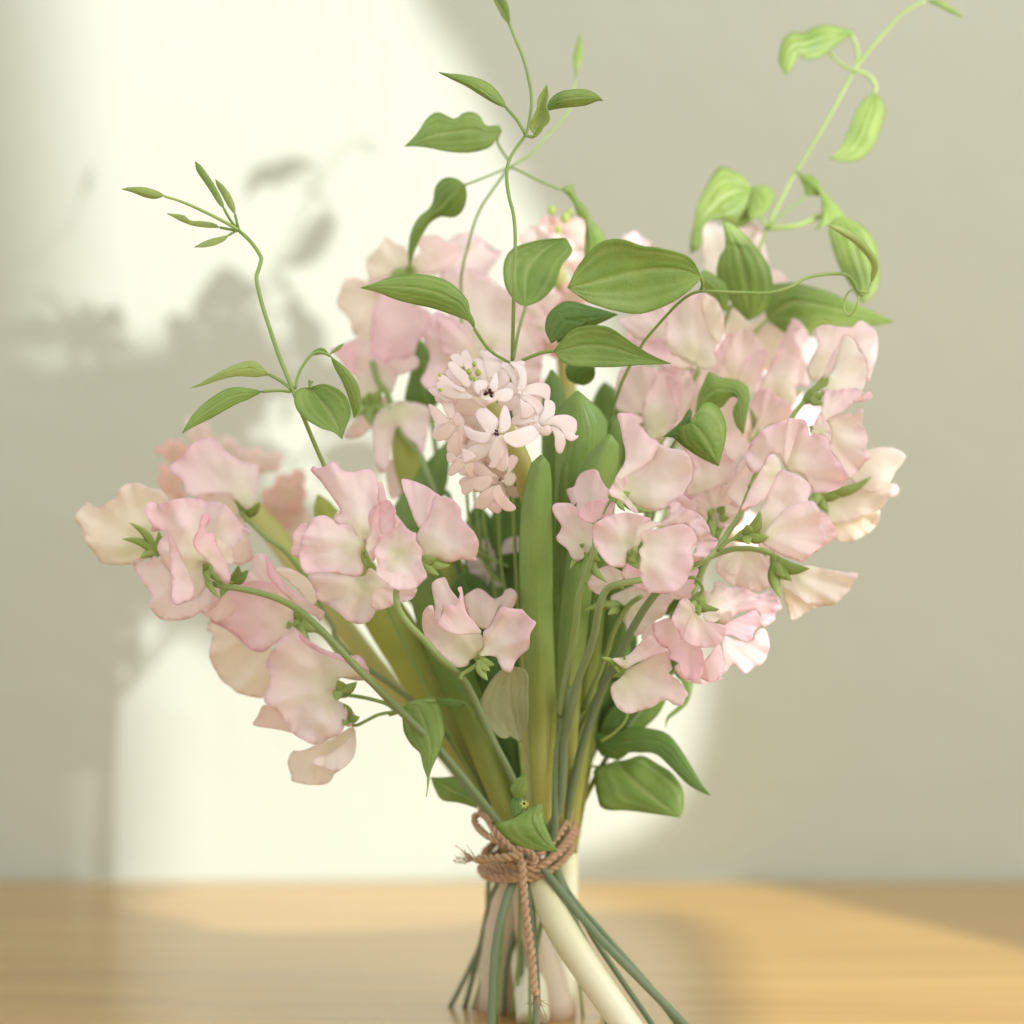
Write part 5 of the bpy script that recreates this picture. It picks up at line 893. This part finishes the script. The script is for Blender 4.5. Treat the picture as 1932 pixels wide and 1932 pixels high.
# filling foliage deep inside
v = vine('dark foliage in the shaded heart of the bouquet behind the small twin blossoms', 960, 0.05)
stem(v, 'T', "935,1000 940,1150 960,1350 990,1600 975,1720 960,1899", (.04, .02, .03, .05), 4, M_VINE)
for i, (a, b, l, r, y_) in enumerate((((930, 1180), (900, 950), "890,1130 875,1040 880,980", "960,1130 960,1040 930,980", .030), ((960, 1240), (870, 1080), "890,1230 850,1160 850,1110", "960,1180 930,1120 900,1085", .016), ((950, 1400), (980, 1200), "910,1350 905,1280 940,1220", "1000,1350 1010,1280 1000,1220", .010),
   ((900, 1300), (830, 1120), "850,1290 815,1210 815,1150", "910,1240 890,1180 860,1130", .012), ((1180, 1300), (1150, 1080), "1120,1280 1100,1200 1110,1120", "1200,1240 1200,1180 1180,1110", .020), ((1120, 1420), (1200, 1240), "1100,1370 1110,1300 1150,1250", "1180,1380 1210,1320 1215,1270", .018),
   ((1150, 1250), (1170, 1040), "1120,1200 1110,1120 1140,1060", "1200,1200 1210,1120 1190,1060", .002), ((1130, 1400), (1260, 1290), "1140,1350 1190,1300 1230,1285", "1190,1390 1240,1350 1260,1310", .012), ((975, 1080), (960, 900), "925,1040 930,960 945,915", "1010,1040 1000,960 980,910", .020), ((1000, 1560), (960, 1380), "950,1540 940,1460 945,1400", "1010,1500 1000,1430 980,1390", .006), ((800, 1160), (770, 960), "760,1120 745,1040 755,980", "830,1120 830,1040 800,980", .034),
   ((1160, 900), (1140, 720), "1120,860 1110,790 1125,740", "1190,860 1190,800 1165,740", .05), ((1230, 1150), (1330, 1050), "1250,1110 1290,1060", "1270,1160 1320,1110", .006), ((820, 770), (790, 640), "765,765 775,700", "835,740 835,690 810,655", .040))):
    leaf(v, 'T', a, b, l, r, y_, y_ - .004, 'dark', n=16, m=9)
for i, (pts, y_) in enumerate((("905,900 915,1000 930,1100 960,1250", .012), ("880,920 890,1010 925,1080 950,1100", .010), ("940,960 945,1060 960,1160", .006), ("850,960 870,1060 920,1180 960,1300", .014), ("1150,1090 1160,1180 1130,1290 1090,1420", .006), ("1200,1090 1180,1180 1150,1280 1085,1450", .010), ("835,1000 900,1040 960,1070", .008))):
    tube('stem', w3(px('T', pts), y_), 3.2 * U, M_VINE, v, 7)

# ------------------------------------------------------------------ twine
t = NT('jute_twine'); co = t.n('TexCoord'); no = t.n('TexNoise', {'Vector': (co, 3), 'Scale': 700.0, 'Detail': 4.0})
c = t.mix(no, rgb(156, 124, 94), rgb(212, 178, 142)); bm = t.n('Bump', {'Height': no, 'Strength': .6, 'Distance': .0006})
M_TW = t.finish(t.n('BsdfPrincipled', {'Base Color': c, 'Roughness': .9, 'Specular IOR Level': .1, 'Sheen Weight': .3, 'Normal': bm}))
tw = thing('twine', 'reddish-brown jute twine wound and knotted round the stems, one end hanging', 'twine', w3(np.array([988., 1950.]), -0.02))
def twist(P, r, pitch, name, fray=0):
    P = catmull(P, 10, False); P = resample(P, max(30, int(np.linalg.norm(np.diff(P, axis=0), axis=1).sum() / 0.0007)))
    T = np.gradient(P, axis=0); T /= np.linalg.norm(T, axis=1)[:, None]; L = np.r_[0, np.cumsum(np.linalg.norm(np.diff(P, axis=0), axis=1))]
    parts = []
    n0 = np.array([.2, -1, .3]); A = []; B = []
    for q in T:
        n0 = n0 - q * (n0 @ q); n0 /= np.linalg.norm(n0); A.append(n0.copy()); B.append(np.cross(q, n0))
    A, B = np.array(A), np.array(B)
    for ph in (0, math.pi):
        a = L / pitch * 6.283 + ph; S = P + r * .55 * (np.cos(a)[:, None] * A + np.sin(a)[:, None] * B)
        parts.append(tube('x', S, r * .62, False, None, 7, n=1, bumps=.12))
    for i in range(int(L[-1] / 0.0011)):
        k = rng.integers(0, len(P)); d = A[k] * rng.normal() + B[k] * rng.normal() + T[k] * rng.normal() * 1.2; d /= np.linalg.norm(d)
        s0 = P[k] + d * r * .8; ln = rng.uniform(.0012, .0035); s1 = s0 + d * ln + T[k] * rng.normal() * .0012
        parts.append(tube('x', [s0, (s0 + s1) / 2 + rng.normal(size=3) * .0003, s1], .00006, False, None, 3, n=2))
    return join(name, parts, M_TW, tw)
TC = np.array(w3(np.array([996., 1600.]), 0.0)); RX = .0148
def loop(zc, tx, ty, R=RX, ph=0.0, turns=1.0):
    a = np.linspace(0, 6.283 * turns, int(26 * turns)) + ph
    return np.stack([TC[0] + R * np.cos(a), TC[1] + (R + .004) * np.sin(a), TC[2] + zc + tx * np.cos(a) * R + ty * np.sin(a) * R + .0012 * np.sin(2.3 * a)], 1)
twist(loop(-.0030, .20, .24), .0011, .0050, 'coil'); twist(loop(-.0006, .48, .28, RX + .0006), .0011, .0052, 'coil'); twist(loop(.0014, .34, .34, RX - .0002), .0011, .0048, 'coil')
twist(loop(-.0016, .40, .16, RX + .0010, 1.0), .0011, .0050, 'coil')
twist(loop(.0036, .52, .30, RX - .0006), .0011, .0050, 'coil')
twist(w3(px('T', "960,1600 925,1580 903,1562 895,1545 905,1534 920,1545 940,1575 975,1610"), np.array([-.021, -.020, -.012, -.008, -.008, -.016, -.021, -.023])), .0011, .0046, 'loop')
twist(w3(px('T', "985,1615 950,1618 920,1620 897,1622"), np.array([-.024, -.024, -.020, -.017])), .0013, .0050, 'short_end')
twist(w3(px('T', "985,1622 988,1660 990,1700 996,1750 1003,1800 1007,1850 1012,1880"), np.array([-.024, -.028, -.030, -.032, -.034, -.036, -.038])), .0012, .0052, 'hanging_end')
twist(w3(px('T', "960,1612 980,1602 1000,1608 1010,1625 995,1638 970,1632 958,1618 985,1606"), np.array([-.020, -.022, -.023, -.023, -.023, -.022, -.021, -.022])), .0011, .0050, 'knot')
fr = []
for (ex, ey, yy, dx, dz) in ((897, 1622, -.017, -1, .1), (1012, 1878, -.038, .1, -1)):
    e = w3(np.array([ex, ey], float), yy)
    for i in range(26):
        d = np.array([dx, 0, dz]) + rng.normal(size=3) * .35; L_ = rng.uniform(.003, .007)
        fr.append(tube('x', [e - .001 * d, e + d * L_ * .5, e + d * L_ + rng.normal(size=3) * .0008], .00011, False, None, 4, n=2))
join('frayed_fibres', fr, M_TW, tw)
for o in list(bpy.data.objects):
    if '_at' in o: del o['_at']
